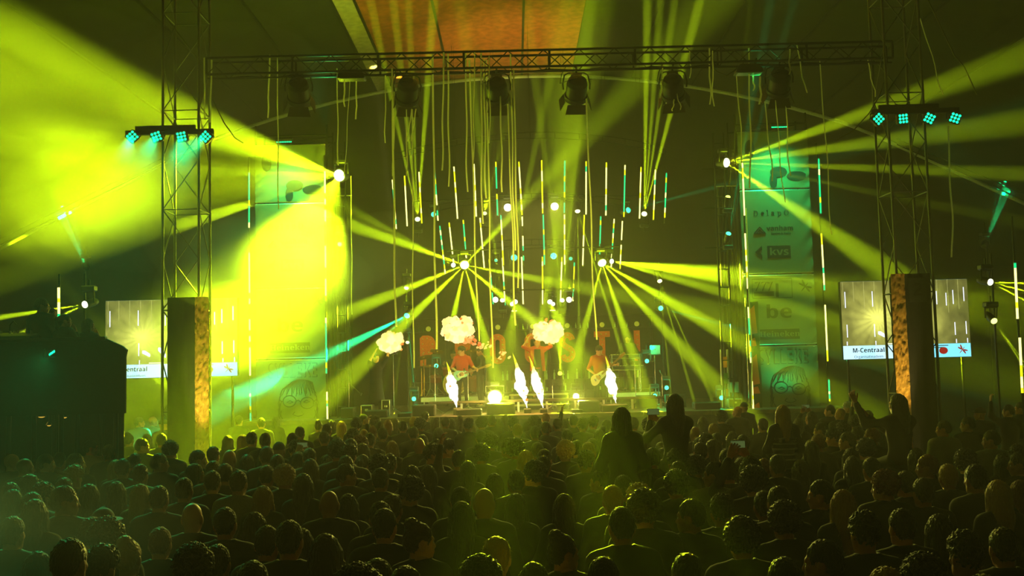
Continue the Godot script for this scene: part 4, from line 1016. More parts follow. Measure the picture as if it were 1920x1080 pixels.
	# lamps at the tent sides
	head_light("yellow moving head behind the balcony, beams passing behind the visitors", at(159, 571, 19.5), YEL, 22, .07, [[20, 592, 18.5, 2.2, 7000, .8], [60, 618, 18.5, 2.0, 7000, .8], [20, 632, 18.5, 1.8, 4000, .8]], "side lamps of the tent")
	head_light("yellow moving head beyond the clear screen, fan of short beams", at(1857, 529, 20.5), YEL, 22, .07, [[1915, 531, 20, 1.6, 12000, .8], [1915, 544, 20, 1.6, 12000, .8], [1915, 560, 20, 1.6, 9000, .8]], "side lamps of the tent")
	head_light("dimmer yellow head beyond the clear screen, thin falling beams", at(1864, 602, 20.5), YEL, 9, .065, [[1892, 645, 20, .8, 8000, .8], [1915, 672, 20, .8, 8000, .8]], "side lamps of the tent")
	for q in [[160.0, 497.0, "balcony", [[148, 352, .5], [116, 405, 1.3], [132, 398, .55], [142, 388, .55], [112, 375, .5], [136, 375, .4]]], [1848.0, 456.0, "clear screen", [[1876, 332, .5], [1888, 350, 1.2], [1872, 340, .5], [1893, 356, .5], [1882, 362, .4], [1890, 322, .5]]]]:
		var p := at(q[0], q[1], 30.0)
		var rays := []
		for r in q[3]: rays.append([r[0], r[1], 36.0, r[2], 2500 if r[2] > 1.0 else 12000, .5])
		head_light("teal moving head behind the %s, painting teal patches on the tent" % q[2], p, TEAL, 2.2, .09, rays, "side lamps of the tent")
	# added spots without housings: one paints a soft yellow patch on the gable at the balcony side, the rest light the roof
	spot(at(300, 720, 30), at(36, 452, 36), 900, 2.2, YEL, .9)
	spot(at(760, 660, 31.5), at(697, 62, 33.5), 1500, 1.1, Color(1, .96, .5), .4)
	spot(at(800, 660, 31.0), at(745, 125, 35.0), 1400, .8, Color(1, .96, .5), .5)
	spot(at(1000, 640, 31.0), at(960, 40, 32.5), 100, 24, Color(1, .9, .4), 1.0)

# ================================================================ fire
func fireball(label: String, p: Vector3, r: float, tail: Vector3, sd: int) -> void:
	var o := thing("fireball", label, "flame", p, "fireballs in the air")
	var n := FastNoiseLite.new(); n.seed = sd; n.frequency = 1.6; n.fractal_octaves = 4
	var rr := RandomNumberGenerator.new(); rr.seed = sd
	var hot := StandardMaterial3D.new(); hot.resource_name = "white hot flame"; hot.shading_mode = BaseMaterial3D.SHADING_MODE_UNSHADED; hot.vertex_color_use_as_albedo = true; hot.albedo_color = Color(.52, .52, .52)
	var core := Mb.new()
	core.tint = Color(1, .86, .36)
	core.ball(Vector3.ZERO, Vector3(r, r * .8, r) * .62, 28, 18, Basis(), n, .5)
	for i in 90:
		var d := Vector3(rr.randfn(0, 1), rr.randfn(0, .85), rr.randfn(0, 1)).normalized()
		var reach := r * (.74 + .42 * n.get_noise_3dv(d * .9))
		core.tint = Color(1, .86, .36).lerp(Color(1, .55, .13), rr.randf())
		core.ball(d * Vector3(1, .84, 1) * reach, Vector3.ONE * r * rr.randf_range(.13, .30), 18, 12, Basis(), n, .6)
	part(o, "flame_core", core.done(true), hot)
	var edge := Mb.new()
	for i in 60:
		var d := Vector3(rr.randfn(0, 1), rr.randfn(0, .85), rr.randfn(0, .3)).normalized()
		edge.tint = Color(.8, .12, .012).lerp(Color(1, .32, .06), rr.randf())
		edge.ball(d * Vector3(1, .84, 1) * r * (.88 + .42 * n.get_noise_3dv(d * .9)) * rr.randf_range(.86, 1.02), Vector3.ONE * r * rr.randf_range(.05, .12), 9, 7, Basis(), n, .6)
	if tail != Vector3.ZERO:
		for i in 46:
			var t := pow(rr.randf(), .8)
			var w := r * (.62 - .5 * t)
			edge.tint = Color(1, .62, .20).lerp(Color(.5, .07, .006), clampf(t * 1.1 + rr.randf_range(-.3, .3), 0, 1))
			edge.ball(tail * t + Vector3(rr.randfn(0, .5), rr.randfn(0, .5), rr.randfn(0, .5)) * w, Vector3(1, .8, 1) * r * rr.randf_range(.07, .22) * (1.15 - .8 * t), 9, 7, Basis(), n, .6)
	part(o, "flame_edge", edge.done(true), hot).set_meta("kind", "stuff")
	omni(p, 5.0, Color(1, .62, .22), r * .8)
	spot(p + Vector3(0, 0, -.2), p + Vector3(.5, -.2, -4.0), 22.0, 44, Color(1, .66, .26), 1.0, r * .7)  # extra spot added behind the flame to brighten the marquee letters

func flame_jet(label: String, base: Vector3, tip: Vector3, w: float, sd: int) -> void:
	var o := thing("flame_jet", label, "flame", base, "flame jets on the stage")
	var n := FastNoiseLite.new(); n.seed = sd; n.frequency = 2.0; n.fractal_octaves = 3
	var rr := RandomNumberGenerator.new(); rr.seed = sd
	var hot := StandardMaterial3D.new(); hot.resource_name = "flame jet"; hot.shading_mode = BaseMaterial3D.SHADING_MODE_UNSHADED; hot.vertex_color_use_as_albedo = true; hot.albedo_color = Color(.54, .54, .54)
	var ax := tip - base
	var core := Mb.new()
	for i in 44:
		var t := i / 43.0
		var ww := w * (0.14 + .86 * smoothstep(0.0, .55, t) * (1.0 - smoothstep(.6, 1.0, t) * .8)) * (.8 if t < .1 else 1.0)
		core.tint = Color(1, .93, .72).lerp(Color(.95, .86, .12), smoothstep(.72, 1.0, t))
		var c := ax * (t * .92) + Vector3(rr.randfn(0, 1), 0, rr.randfn(0, 1)) * ww * .16
		core.ball(c, Vector3(ww * .5, ww * rr.randf_range(.55, .9), ww * .5), 10, 8, Basis(), n, .45)
	part(o, "flame_core", core.done(true), hot)
	var edge := Mb.new()
	for i in 8:
		var t := rr.randf_range(.2, .7)
		var ww := w * (0.14 + .86 * smoothstep(0.0, .55, t) * (1.0 - smoothstep(.6, 1.0, t) * .8))
		var a := rr.randf() * TAU
		edge.tint = Color(1, .16, .015).lerp(Color(1, .4, .07), rr.randf())
		edge.ball(ax * (t * .92) + Vector3(cos(a), rr.randf_range(-.5, .5), sin(a)) * ww * .5, Vector3.ONE * w * rr.randf_range(.08, .2), 8, 6, Basis(), n, .6)
	part(o, "flame_edge", edge.done(true), hot).set_meta("kind", "stuff")
	part(o, "spark_tip", Mb.new().tube([ax * .86, ax * 1.0, ax * 1.16 + Vector3(-.02, 0, 0)], [.035, .03, .003], 8).done(), glow("lemon spark", Color(.93, .92, .1), 1.6))
	for k in 2: omni(base + ax * (.35 + .3 * k) + Vector3(0, 0, .25), 1.4, Color(1, .72, .3), .15)

func build_fire() -> void:
	fireball("round fireball hanging over the dancer's raised arms", at(734, 643, 28.2), .36, Vector3.ZERO, 3)
	fireball("large fireball with a ragged tail before the second marquee letter", at(857, 617, 28.2), .44, at(903, 652, 28.2) - at(857, 617, 28.2), 8)
	fireball("large fireball above the singer's head", at(1029, 621, 28.2), .40, at(1052, 630, 28.2) - at(1029, 621, 28.2), 15)
	var rr := RandomNumberGenerator.new(); rr.seed = 77
	var em := StandardMaterial3D.new(); em.resource_name = "ember"; em.shading_mode = BaseMaterial3D.SHADING_MODE_UNSHADED; em.albedo_color = Color(.5, .33, .16)
	for q in [[905.0, 650.0, 13.0, "burning scraps dropping below the long fireball's tail"], [944.0, 669.0, 8.0, "burning scrap falling past the third marquee letter"]]:
		var p := at(q[0], q[1], 28.2)
		var m := Mb.new()
		for i in int(q[2]): m.ball(Vector3(rr.randfn(0, .11), rr.randfn(0, .06), rr.randfn(0, .05)), Vector3(rr.randf_range(.02, .07), rr.randf_range(.015, .05), .03), 8, 6, Basis(Vector3(0, 0, 1), rr.randf()))
		var o := part(self, "ember", m.done(), em, Transform3D(Basis(), p)); tag(o, q[3], "ember", "embers below the fireballs")
	var fj := ["flame jet before the guitar player", "flame jet of the pair on the drum side", "flame jet of the pair before the singer", "flame jet before the bass player"]
	var i := 0
	for q in [[857.0, 765.0, 841.0, 690.0, .21], [989.0, 766.0, 966.0, 676.0, .21], [1019.0, 766.0, 997.0, 681.0, .21], [1155.0, 757.0, 1139.0, 680.0, .19]]:
		var b := at(q[0], q[1], 27.3)
		flame_jet(fj[i], b, at(q[2], q[3], 27.3), q[4], 30 + i)
		var u := thing("flame_unit", "small black flame projector under the %s" % fj[i], "stage effect", Vector3(b.x, STAGE_Y, -27.3), "flame projectors at the stage front")
		var hh: float = b.y - STAGE_Y
		part(u, "case", Mb.new().box(Vector3(0, hh * .5, 0), Vector3(.2, hh, .2), .015).done(), mat("black plastic", Color(.03, .03, .03), .5))
		part(u, "nozzle", Mb.new().lathe([Vector2(.03, 0), Vector2(.035, .04), Vector2(.02, .04), Vector2(.02, .01)], Transform3D(Basis(), Vector3(0, hh - .02, 0)), 10).done(), mat("steel cable", Color(.2, .2, .2), .5, .8))
		i += 1
	for q in [[1050.0, 769.0]]:
		var b := at(q[0], q[1], 27.2)
		var u := thing("flame_unit", "unlit small black flame projector beside the lit pair", "stage effect", Vector3(b.x, STAGE_Y, -27.2), "flame projectors at the stage front")
		part(u, "case", Mb.new().box(Vector3(0, .12, 0), Vector3(.17, .24, .2), .015).done(), mat("black plastic", Color(.03, .03, .03), .5))
		part(u, "nozzle", Mb.new().lathe([Vector2(.03, 0), Vector2(.035, .04), Vector2(.02, .04), Vector2(.02, .01)], Transform3D(Basis(), Vector3(0, .23, 0)), 10).done(), mat("steel cable", Color(.2, .2, .2), .5, .8))

# ================================================================ paper streamers caught in the rig
func build_streamers() -> void:
	var paper := mat("pale paper strip", Color(.93, .92, .80), .6); paper.backlight_enabled = true; paper.backlight = Color(1, 1, .85)
	var rows := "735 128 742 613 5,762 205 763 330 3,723 125 722 268 3,740 130 737 330 3,773 205 775 690 3,772 204 764 266 3,780 204 771 265 3,811 100 818 655 5,832 98 829 320 4,840 98 842 350 4,873 98 876 360 4,880 112 897 640 4,890 98 887 312 3,902 95 904 420 4,907 110 911 372 4,912 112 923 690 4,917 105 919 268 3,938 180 942 360 4,952 195 967 610 4,957 100 965 470 4,963 130 972 540 4,1099 185 1117 637 4,1243 116 1239 184 3,1253 186 1246 197 3,1264 186 1261 208 3,1268 172 1277 206 3,646 150 645 201 4,668 152 668 223 4,656 152 646 330 2,632 128 634 310 3,506 103 502 222 4,520 103 522 392 3,383 108 384 224 4,397 112 394 230 4,1293 88 1295 146 3,1330 90 1332 196 4,1336 95 1337 200 4,1381 143 1393 300 3,1404 90 1408 352 4,1412 142 1414 170 4,1425 143 1426 195 5,1434 190 1449 340 3,1454 188 1470 380 3,1473 185 1480 330 4,1481 92 1480 140 4,1494 84 1511 175 4,1537 113 1560 440 3,1627 112 1641 182 3,1725 34 1769 178 3,1778 236 1787 482 4,658 330 660 590 3,1399 390 1412 760 4".split(",")
	var where := func(x: float) -> String:
		if x < 600.0: return "in the drifting smoke"
		if x < 700.0: return "by the smoky flood lamp"
		if x < 790.0: return "round the second theatre spot"
		if x < 870.0: return "before the orange roof"
		if x < 935.0: return "at the brightest truss stretch"
		if x < 1000.0: return "beside the third theatre spot"
		if x < 1200.0: return "at the fourth theatre spot"
		if x < 1310.0: return "round the fifth theatre spot"
		if x < 1450.0: return "round the teal-lit flood lamp"
		if x < 1600.0: return "above the clear banner tower"
		return "at the clear-side tower"
	var count := {}
	var nth := ["first", "second", "third", "fourth", "fifth", "sixth", "seventh", "eighth"]
	for i in rows.size():
		var q := rows[i].split_floats(" ")
		var d: float = 19.75 + .11 * (i % 4)
		if i >= rows.size() - 2: d = 26.3
		var a := at(q[0], q[1], d)
		var b := at(q[2], q[3], d)
		var n := maxi(6, int((a - b).length() * 5.0))
		var pts := []
		var ws := []
		var tw := rng.randf() * TAU
		for k in n + 1:
			var t := float(k) / n
			pts.append((a - b).lerp(Vector3.ZERO, t) + Vector3(sin(t * 9.0 + tw) * .02, 0, cos(t * 7.0 + tw) * .03) * t)
			tw += .11
			ws.append(Vector3(cos(.5 * sin(tw)), 0, sin(.5 * sin(tw))) * q[4] * .0040)
		var w: String = where.call(q[0]) if i < rows.size() - 2 else ("on the smoky wing" if q[0] < 900.0 else "against the clear banner tower")
		var c: int = count.get(w, 0); count[w] = c + 1
		var ln := (a - b).length()
		var o := part(self, "paper_streamer", Mb.new().ribbon(pts, ws).done(), paper, Transform3D(Basis(), b))
		tag(o, "%s paper streamer hanging %s, %s from the balcony side" % ["long" if ln > 2.6 else ("short" if ln < 1.1 else "mid-length"), w, nth[c]], "streamer", "paper streamers in the rig")
	# loose cables
	for q in [["long loose cable running down from the roof beyond the clear-side tower", "1740 0 1790 105 1808 125 1832 178"], ["slack cable swinging from the clear-side tower toward the stage", "1657 155 1650 178 1630 212 1600 245 1570 262 1555 262"], ["slack cable looping from the truss to the teal-lit flood lamp", "1330 118 1345 135 1362 142 1378 132 1388 122"], ["thin cable sagging from the smoky tower", "398 185 420 230 440 258 456 268"]]:
		var v: PackedFloat64Array = q[1].split_floats(" ")
		var pts := []
		var c := at(v[0], v[1], 19.9)
		for k in range(0, v.size(), 2): pts.append(at(v[k], v[k + 1], 19.9) - c)
		var o := part(self, "loose_cable", Mb.new().tube(pts, .012, 6).done(), mat("pale rubber cable", Color(.35, .33, .2), .6), Transform3D(Basis(), c)); tag(o, q[0], "cable", "loose cables of the rig")

# ================================================================ stage gear
func speaker_box(label: String, x0: float, y0: float, x1: float, y1: float, d: float, cat := "speaker", base_y := STAGE_Y) -> void:
	var a := at(x0, y0, d)
	var b := at(x1, y1, d)
	var w := b.x - a.x
	var h := a.y - base_y
	var blk := grain(mat("speaker paint", Color(.055, .055, .05), .7), .1, 3.0, 1.0, .2, 15)
	var o := thing("speaker_box" if cat == "speaker" else "flight_case", label, cat, Vector3((a.x + b.x) * .5, base_y, -d), "speaker boxes and cases at the stage front")
	part(o, "body", Mb.new().box(Vector3(0, h * .5, -.25), Vector3(w, h, .5), .018).done(), blk)
	if cat == "speaker":
		part(o, "grille", Mb.new().box(Vector3(0, h * .5, .005), Vector3(w * .9, h * .82, .02), .006).done(), mat("black grille", Color(.025, .025, .025), .6, .3))
		for s in [-1.0, 1.0]: part(o, "handle", Mb.new().box(Vector3(s * (w * .5 + .004), h * .6, -.25), Vector3(.012, .05, .14), .004).done(), mat("steel cable", Color(.2, .2, .2), .5, .8))
	else:
		for s in [-1.0, 1.0]:
			part(o, "edge_profile", Mb.new().box(Vector3(s * (w * .5 - .012), h * .5, .004), Vector3(.025, h, .012), .003).done(), mat("aluminium", Color(.72, .72, .70), .38, .75))
			part(o, "edge_profile", Mb.new().box(Vector3(0, h * .5 + s * (h * .5 - .012), .004), Vector3(w, .025, .012), .003).done(), mat("aluminium", Color(.72, .72, .70), .38, .75))
		part(o, "latch", Mb.new().box(Vector3(0, h * .6, .01), Vector3(.08, .05, .015), .004).done(), mat("aluminium", Color(.72, .72, .70), .38, .75))

func mic_stand(label: String, px: float, ytop: float, d: float, boom: Vector3, base_y := STAGE_Y) -> void:
	var p := at(px, ytop, d)
	var o := thing("mic_stand", label, "microphone stand", Vector3(p.x, base_y, -d), "microphone stands on the stage")
	var st := mat("chrome stand", Color(.55, .55, .55), .25, .9)
	var h := p.y - base_y
	part(o, "pole", stick(Vector3(0, .05, 0), Vector3(0, h, 0), .012), st)
	for k in 3: part(o, "leg", stick(Vector3(0, .16, 0), Vector3(cos(k * TAU / 3.0 + .5) * .3, .01, sin(k * TAU / 3.0 + .5) * .3), .009), st)
	part(o, "boom", stick(Vector3(0, h - .02, 0) - boom * .25, Vector3(0, h, 0) + boom, .008), st)
	part(o, "microphone", Mb.new().lathe([Vector2(0, -.09), Vector2(.012, -.09), Vector2(.018, 0), Vector2(.026, .02), Vector2(.026, .04), Vector2(.012, .06), Vector2(0, .062)], Transform3D(Basis(Vector3.RIGHT, -1.0), Vector3(0, h, 0) + boom), 10).done(), mat("black plastic", Color(.03, .03, .03), .5))

func guitar(label: String, p: Vector3, turn: Basis, body: Color, bass := false) -> void:
	var o := thing("electric_guitar" if not bass else "bass_guitar", label, "guitar", p)
	var fin := mat("guitar finish %s" % body, body, .2)
	var k := 1.12 if bass else 1.0
	var out := PackedVector2Array()
	for i in 40:
		var a := TAU * i / 40.0
		var r := .17 + .035 * cos(2.0 * a) + .03 * cos(3.0 * a + .6)
		out.append(Vector2(cos(a) * r * 1.15 * k, sin(a) * r * .9))
	part(o, "body", Mb.new().prism(out, -.02, .02, Transform3D(turn, Vector3.ZERO)).done(), fin)
	part(o, "pickguard", Mb.new().prism(PackedVector2Array([Vector2(-.06, -.08), Vector2(.12, -.07), Vector2(.14, .05), Vector2(.0, .08), Vector2(-.08, .03)]), .021, .024, Transform3D(turn, Vector3.ZERO)).done(), mat("white pickguard", Color(.8, .8, .75), .3))
	part(o, "neck", Mb.new().box(turn * Vector3(.46 * k, 0, .02), Vector3(.62 * k, .05, .025), .006, turn).done(), mat("maple neck", Color(.62, .45, .26), .4))
	part(o, "headstock", Mb.new().prism(PackedVector2Array([Vector2(.76 * k, -.03), Vector2(.80 * k, -.05), Vector2(.96 * k, -.03), Vector2(.96 * k, .03), Vector2(.78 * k, .045)]), .005, .025, Transform3D(turn, Vector3.ZERO)).done(), mat("maple neck", Color(.62, .45, .26), .4))
	for i in 2: part(o, "pickup", Mb.new().box(turn * Vector3(.0 + .09 * i, 0, .026), Vector3(.025, .08, .012), .003, turn).done(), mat("black plastic", Color(.03, .03, .03), .5))
	part(o, "bridge", Mb.new().box(turn * Vector3(-.09, 0, .026), Vector3(.03, .08, .014), .003, turn).done(), mat("chrome stand", Color(.55, .55, .55), .25, .9))
	for i in 4: part(o, "tuning_peg", Mb.new().ball(turn * Vector3((.82 + .04 * i) * k, .055, .015), Vector3(.012, .012, .012), 6, 5).done(), mat("chrome stand", Color(.55, .55, .55), .25, .9))
	for i in (4 if bass else 6): part(o, "string", stick(turn * Vector3(-.09, -.02 + .04 * i / (3.0 if bass else 5.0), .036), turn * Vector3(.8 * k, -.014 + .028 * i / (3.0 if bass else 5.0), .036), .0012, 4), mat("chrome stand", Color(.55, .55, .55), .25, .9))

func build_gear() -> void:
	var blk := mat("black plastic", Color(.03, .03, .03), .5)
	var chrome := mat("chrome stand", Color(.55, .55, .55), .25, .9)
	var B := [
		[638, 765, 663, 779, 26.9, "wide flat wedge monitor at the smoky end of the stage front", "speaker"],
		[676, 760, 698, 780, 27.4, "small edged case behind the wedge at the smoky end", "case"],
		[684, 770, 726, 790, 26.8, "broad black bass speaker below the dancer", "speaker"],
		[715, 750, 731, 768, 27.8, "stacked rack case with a white mark behind the bass speaker", "case"],
		[745, 775, 772, 790, 26.8, "low black box between the bass speaker and the drum side", "speaker"],
		[772, 760, 816, 785, 27.0, "tall dark speaker box under the drum riser", "speaker"],
		[855, 768, 903, 785, 26.9, "low speaker box in front of the guitar player's flame jet", "speaker"],
		[912, 757, 966, 786, 26.9, "dark square speaker box under the blazing white lamp", "speaker"],
		[1072, 768, 1094, 784, 26.9, "small box in front of the round white lamp", "speaker"],
		[1085, 752, 1125, 782, 27.0, "dark square speaker box between the singer and the bass player", "speaker"],
		[1127, 759, 1178, 786, 26.9, "wide speaker box below the bass player's flame jet", "speaker"],
		[1303, 755, 1352, 780, 27.0, "wide dark speaker box at the clear end of the stage", "speaker"],
		[1366, 748, 1392, 765, 27.3, "edged flight case at the foot of the clear wing", "case"]]
	for q in B: speaker_box(q[5], q[0], q[1], q[2], q[3], q[4], q[6])
	for q in [[1212.0, 757.0, "clear end"], [1266.0, 750.0, "laptop side"]]:
		var p := at(q[0], q[1], 28.6)
		var o := thing("stage_monitor", "slanted wedge monitor near the %s of the rail" % q[2], "speaker", Vector3(p.x, STAGE_Y, -28.6))
		part(o, "body", Mb.new().prism(PackedVector2Array([Vector2(-.22, 0), Vector2(.22, 0), Vector2(.16, .36), Vector2(-.02, .36)]), -.28, .28, Transform3D(Basis(Vector3.UP, PI * .5), Vector3.ZERO)).done(), grain(mat("speaker paint", Color(.055, .055, .05), .7), .1, 3.0, 1.0, .2, 15))
		part(o, "grille", Mb.new().box(Vector3(0, .18, .205), Vector3(.5, .32, .02), .005, Basis(Vector3.RIGHT, -.17)).done(), mat("black grille", Color(.025, .025, .025), .6, .3))
	mic_stand("tall chrome microphone stand under the first fireball", 737, 664, 28.6, Vector3(.12, .02, .05))
	mic_stand("microphone stand before the cymbals", 815, 690, 28.2, Vector3(.05, .05, .05))
	mic_stand("teal-lit microphone stand beside the guitar player", 877, 697, 28.6, Vector3(-.1, .06, .0))
	mic_stand("microphone stand in front of the singer's steps", 1036, 723, 28.4, Vector3(.02, .05, .05))
	mic_stand("tall microphone stand before the keyboards", 1190, 678, 28.5, Vector3(-.06, .05, .05))
	mic_stand("microphone stand with a tilted boom near the laptop", 1241, 702, 28.6, Vector3(-.05, .08, .05))
	mic_stand("short microphone stand at the smoky end of the stage", 654, 716, 27.8, Vector3(.35, -.35, .05))
	# drum kit on its riser
	var dp := at(868, 740, 30.6)
	var ry := STAGE_Y + .42
	var kit := thing("drum_kit", "drum kit with pale round bass drum head on the white-edged riser", "drum kit", Vector3(at(852, 712, 30.4).x, ry, -30.5))
	var shell := mat("red brown drum shell", Color(.40, .12, .06), .3)
	var skin := grain(mat("pale mottled drum skin", Color(.82, .66, .50), .5), .02, 1.5, .5, .5, 16)
	var turn := Transform3D(Basis(Vector3.RIGHT, PI * .5), Vector3(0, .36, 0))
	part(kit, "bass_drum", Mb.new().lathe([Vector2(.33, -.4), Vector2(.33, .0)], turn, 28).done(), shell)
	part(kit, "bass_drum_hoop", Mb.new().lathe([Vector2(.33, -.03), Vector2(.36, -.03), Vector2(.36, .03), Vector2(.325, .03)], turn, 28).done(), mat("pale hoop", Color(.8, .75, .6), .3))
	part(kit, "bass_drum_head", Mb.new().lathe([Vector2(0, .012), Vector2(.33, .005)], turn, 28).done(), skin)
	for q in [[-.22, .82, .1, .16, .2], [.22, .82, .1, .16, .2], [.62, .52, .0, .22, .38], [-.6, .58, .0, .19, .15]]:
		part(kit, "tom_drum", Mb.new().lathe([Vector2(0, -q[4]), Vector2(q[3], -q[4]), Vector2(q[3], 0), Vector2(q[3] + .012, .0), Vector2(q[3] + .012, .02), Vector2(q[3] - .01, .02), Vector2(q[3] - .015, .008), Vector2(0, .008)], Transform3D(Basis(Vector3.RIGHT, .25), Vector3(q[0], q[1], q[2] - .3)), 20).done(), shell)
		part(kit, "leg", stick(Vector3(q[0], 0, q[2] - .3), Vector3(q[0], q[1] - q[4], q[2] - .3), .012), chrome)
	for q in [[-.95, 1.18, -.2, .24, .2], [-.55, 1.36, -.4, .22, -.15], [.5, 1.34, -.4, .24, .2], [.95, 1.15, -.2, .26, -.2], [-.75, .92, .0, .17, .05]]:
		part(kit, "cymbal", Mb.new().lathe([Vector2(0, .035), Vector2(.03, .03), Vector2(.05, .012), Vector2(q[3], 0), Vector2(.05, .008), Vector2(0, .03)], Transform3D(Basis(Vector3(0, 0, 1), q[4]) * Basis(Vector3.RIGHT, .3), Vector3(q[0], q[1], q[2])), 24).done(), mat("brass cymbal", Color(.85, .62, .22), .25, .9))
		part(kit, "cymbal_stand", stick(Vector3(q[0], 0, q[2]), Vector3(q[0], q[1], q[2]), .012), chrome)
		for k in 3: part(kit, "stand_leg", stick(Vector3(q[0], .25, q[2]), Vector3(q[0] + cos(k * 2.1) * .22, 0.0, q[2] + sin(k * 2.1) * .22), .009), chrome)
	for q in [[-.98, .3], [-.90, .3]]: part(kit, "hanging_pole", stick(Vector3(q[0], .02, q[1]), Vector3(q[0], .85, q[1]), .016), mat("brass cymbal", Color(.85, .62, .22), .25, .9))
	# keyboards
	var kx := at(1178, 690, 29.6)
	var kb := thing("keyboard_stand", "two-tier keyboard stand with instruments on the pale riser", "keyboard stand", Vector3(kx.x, ry, -30.3))
	for s in [-1.0, 1.0]:
		for z in [-.18, .18]: part(kb, "leg", stick(Vector3(s * .42, 0, z), Vector3(s * .42, 1.12, z), .02), chrome)
		part(kb, "cross_tube", stick(Vector3(s * .42, .7, -.2), Vector3(s * .42, .7, .2), .016), chrome)
	for y in [.66, 1.0]: part(kb, "cross_tube", stick(Vector3(-.42, y, .18), Vector3(.42, y, .18), .018), chrome)
	for q in [[1.04, "upper keyboard with row of white and black keys", .98], [.70, "lower keyboard with row of white and black keys", 1.16]]:
		var o := thing("keyboard", "%s on the two-tier stand" % q[1], "keyboard", Vector3(kx.x + .02, ry + q[0] - .02, -30.3))
		var w: float = q[2]
		part(o, "body", Mb.new().box(Vector3(0, .05, 0), Vector3(w, .09, .34), .01).done(), blk)
		for i in 24: part(o, "key", Mb.new().box(Vector3(-w * .46 + w * .92 * (i + .5) / 24.0, .105, -.08), Vector3(w * .036, .02, .14), .003).done(), mat("white key", Color(.85, .85, .8), .3))
		for i in 24:
			if i % 7 in [2, 6]: continue
			part(o, "black_key", Mb.new().box(Vector3(-w * .46 + w * .92 * (i + 1.0) / 24.0, .12, -.045), Vector3(w * .02, .02, .08), .003).done(), blk)
		for i in 5: part(o, "control_knob", Mb.new().lathe([Vector2(.012, 0), Vector2(.01, .02), Vector2(0, .02)], Transform3D(Basis(), Vector3(-.3 + .08 * i, .095, .11)), 8).done(), chrome)
	var lp := at(1228, 656, 29.4)
	var la := thing("laptop", "open silver laptop seen from behind, glowing teal in the light", "laptop", Vector3(lp.x, at(1228, 663, 29.4).y, -29.4))
	part(la, "base", Mb.new().box(Vector3(0, -.01, -.12), Vector3(.34, .015, .24), .004).done(), mat("silver lid", Color(.75, .76, .78), .3, .6))
	part(la, "lid", Mb.new().box(Vector3(0, .12, .02), Vector3(.30, .25, .012), .004, Basis(Vector3.RIGHT, .12)).done(), mat("silver lid", Color(.75, .76, .78), .35, .3))
	part(la, "lid_mark", Mb.new().ball(Vector3(0, .12, .03), Vector3(.012, .014, .004), 8, 6).done(), blk)
	part(la, "table_top", Mb.new().box(Vector3(0, -.03, -.12), Vector3(.45, .025, .3), .005).done(), blk)
	part(la, "stand", stick(Vector3(0, -.03, -.12), Vector3(0, STAGE_Y - la.position.y, -.12), .02), chrome)
	omni(at(1228, 656, 28.9), .5, TEAL, .05)
	# upright boards and cables at the clear wing
	var cb := thing("cable_rack", "upright coloured rack with hanging cables at the clear wing", "rack", Vector3(at(1359, 700, 27.9).x, STAGE_Y, -27.9))
	for s in [-.09, .09]: part(cb, "upright", Mb.new().box(Vector3(s, .8, 0), Vector3(.05, 1.6, .05), .005).done(), mat("aluminium", Color(.72, .72, .70), .38, .75))
	for k in 3: part(cb, "plate", Mb.new().box(Vector3(0, .35 + .45 * k, .03), Vector3(.14, .3, .012), .004).done(), [mat("ochre plate", Color(.7, .4, .15), .6), mat("green plate", Color(.2, .4, .2), .6), mat("ochre plate", Color(.7, .4, .15), .6)][k])
	for k in 3: part(cb, "cable", Mb.new().tube([Vector3(.12, 1.3, 0), Vector3(.2 + .05 * k, .9, .05), Vector3(.18, .4, .05), Vector3(.13, .2, 0)], .01, 5).done(), blk)
	part(cb, "crate", Mb.new().box(Vector3(.25, .55, -.1), Vector3(.26, .3, .26), .02).done(), mat("pale crate", Color(.55, .55, .48), .6))
	# patterned banner edge just inside the clear banner tower
	var sb := thing("side_banner", "orange and green patterned strip banner beside the clear banner tower", "banner", Vector3(at(1424, 770, 26.8).x, .9, -27.15))
	var w2 := .34
	part(sb, "cloth", Mb.new().sheet(func(u, v): return Vector3((u - .5) * w2, v * 3.4, .03 * sin(v * 9.0 + u * 4.0)), 6, 24).done(), mat("faded green cloth", Color(.20, .26, .12), .8))
	for q in [[.35, .30, .12, .32], [1.0, .02, .10, .10], [1.55, .0, .10, .42], [2.3, -.04, .06, .12], [2.9, .0, .09, .4]]:
		part(sb, "print", Mb.new().prism(PackedVector2Array([Vector2(-q[2], q[0] - q[3]), Vector2(q[2] * 1.2, q[0] - q[3] * .9), Vector2(q[2] * .6, q[0] + q[3]), Vector2(-q[2] * .8, q[0] + q[3] * .7)]), .045, .05).done(), mat("orange print", Color(.80, .40, .10), .7))
	part(sb, "pole", stick(Vector3(-w2 * .5, -.9, -.02), Vector3(-w2 * .5, 3.5, -.02), .018), chrome)

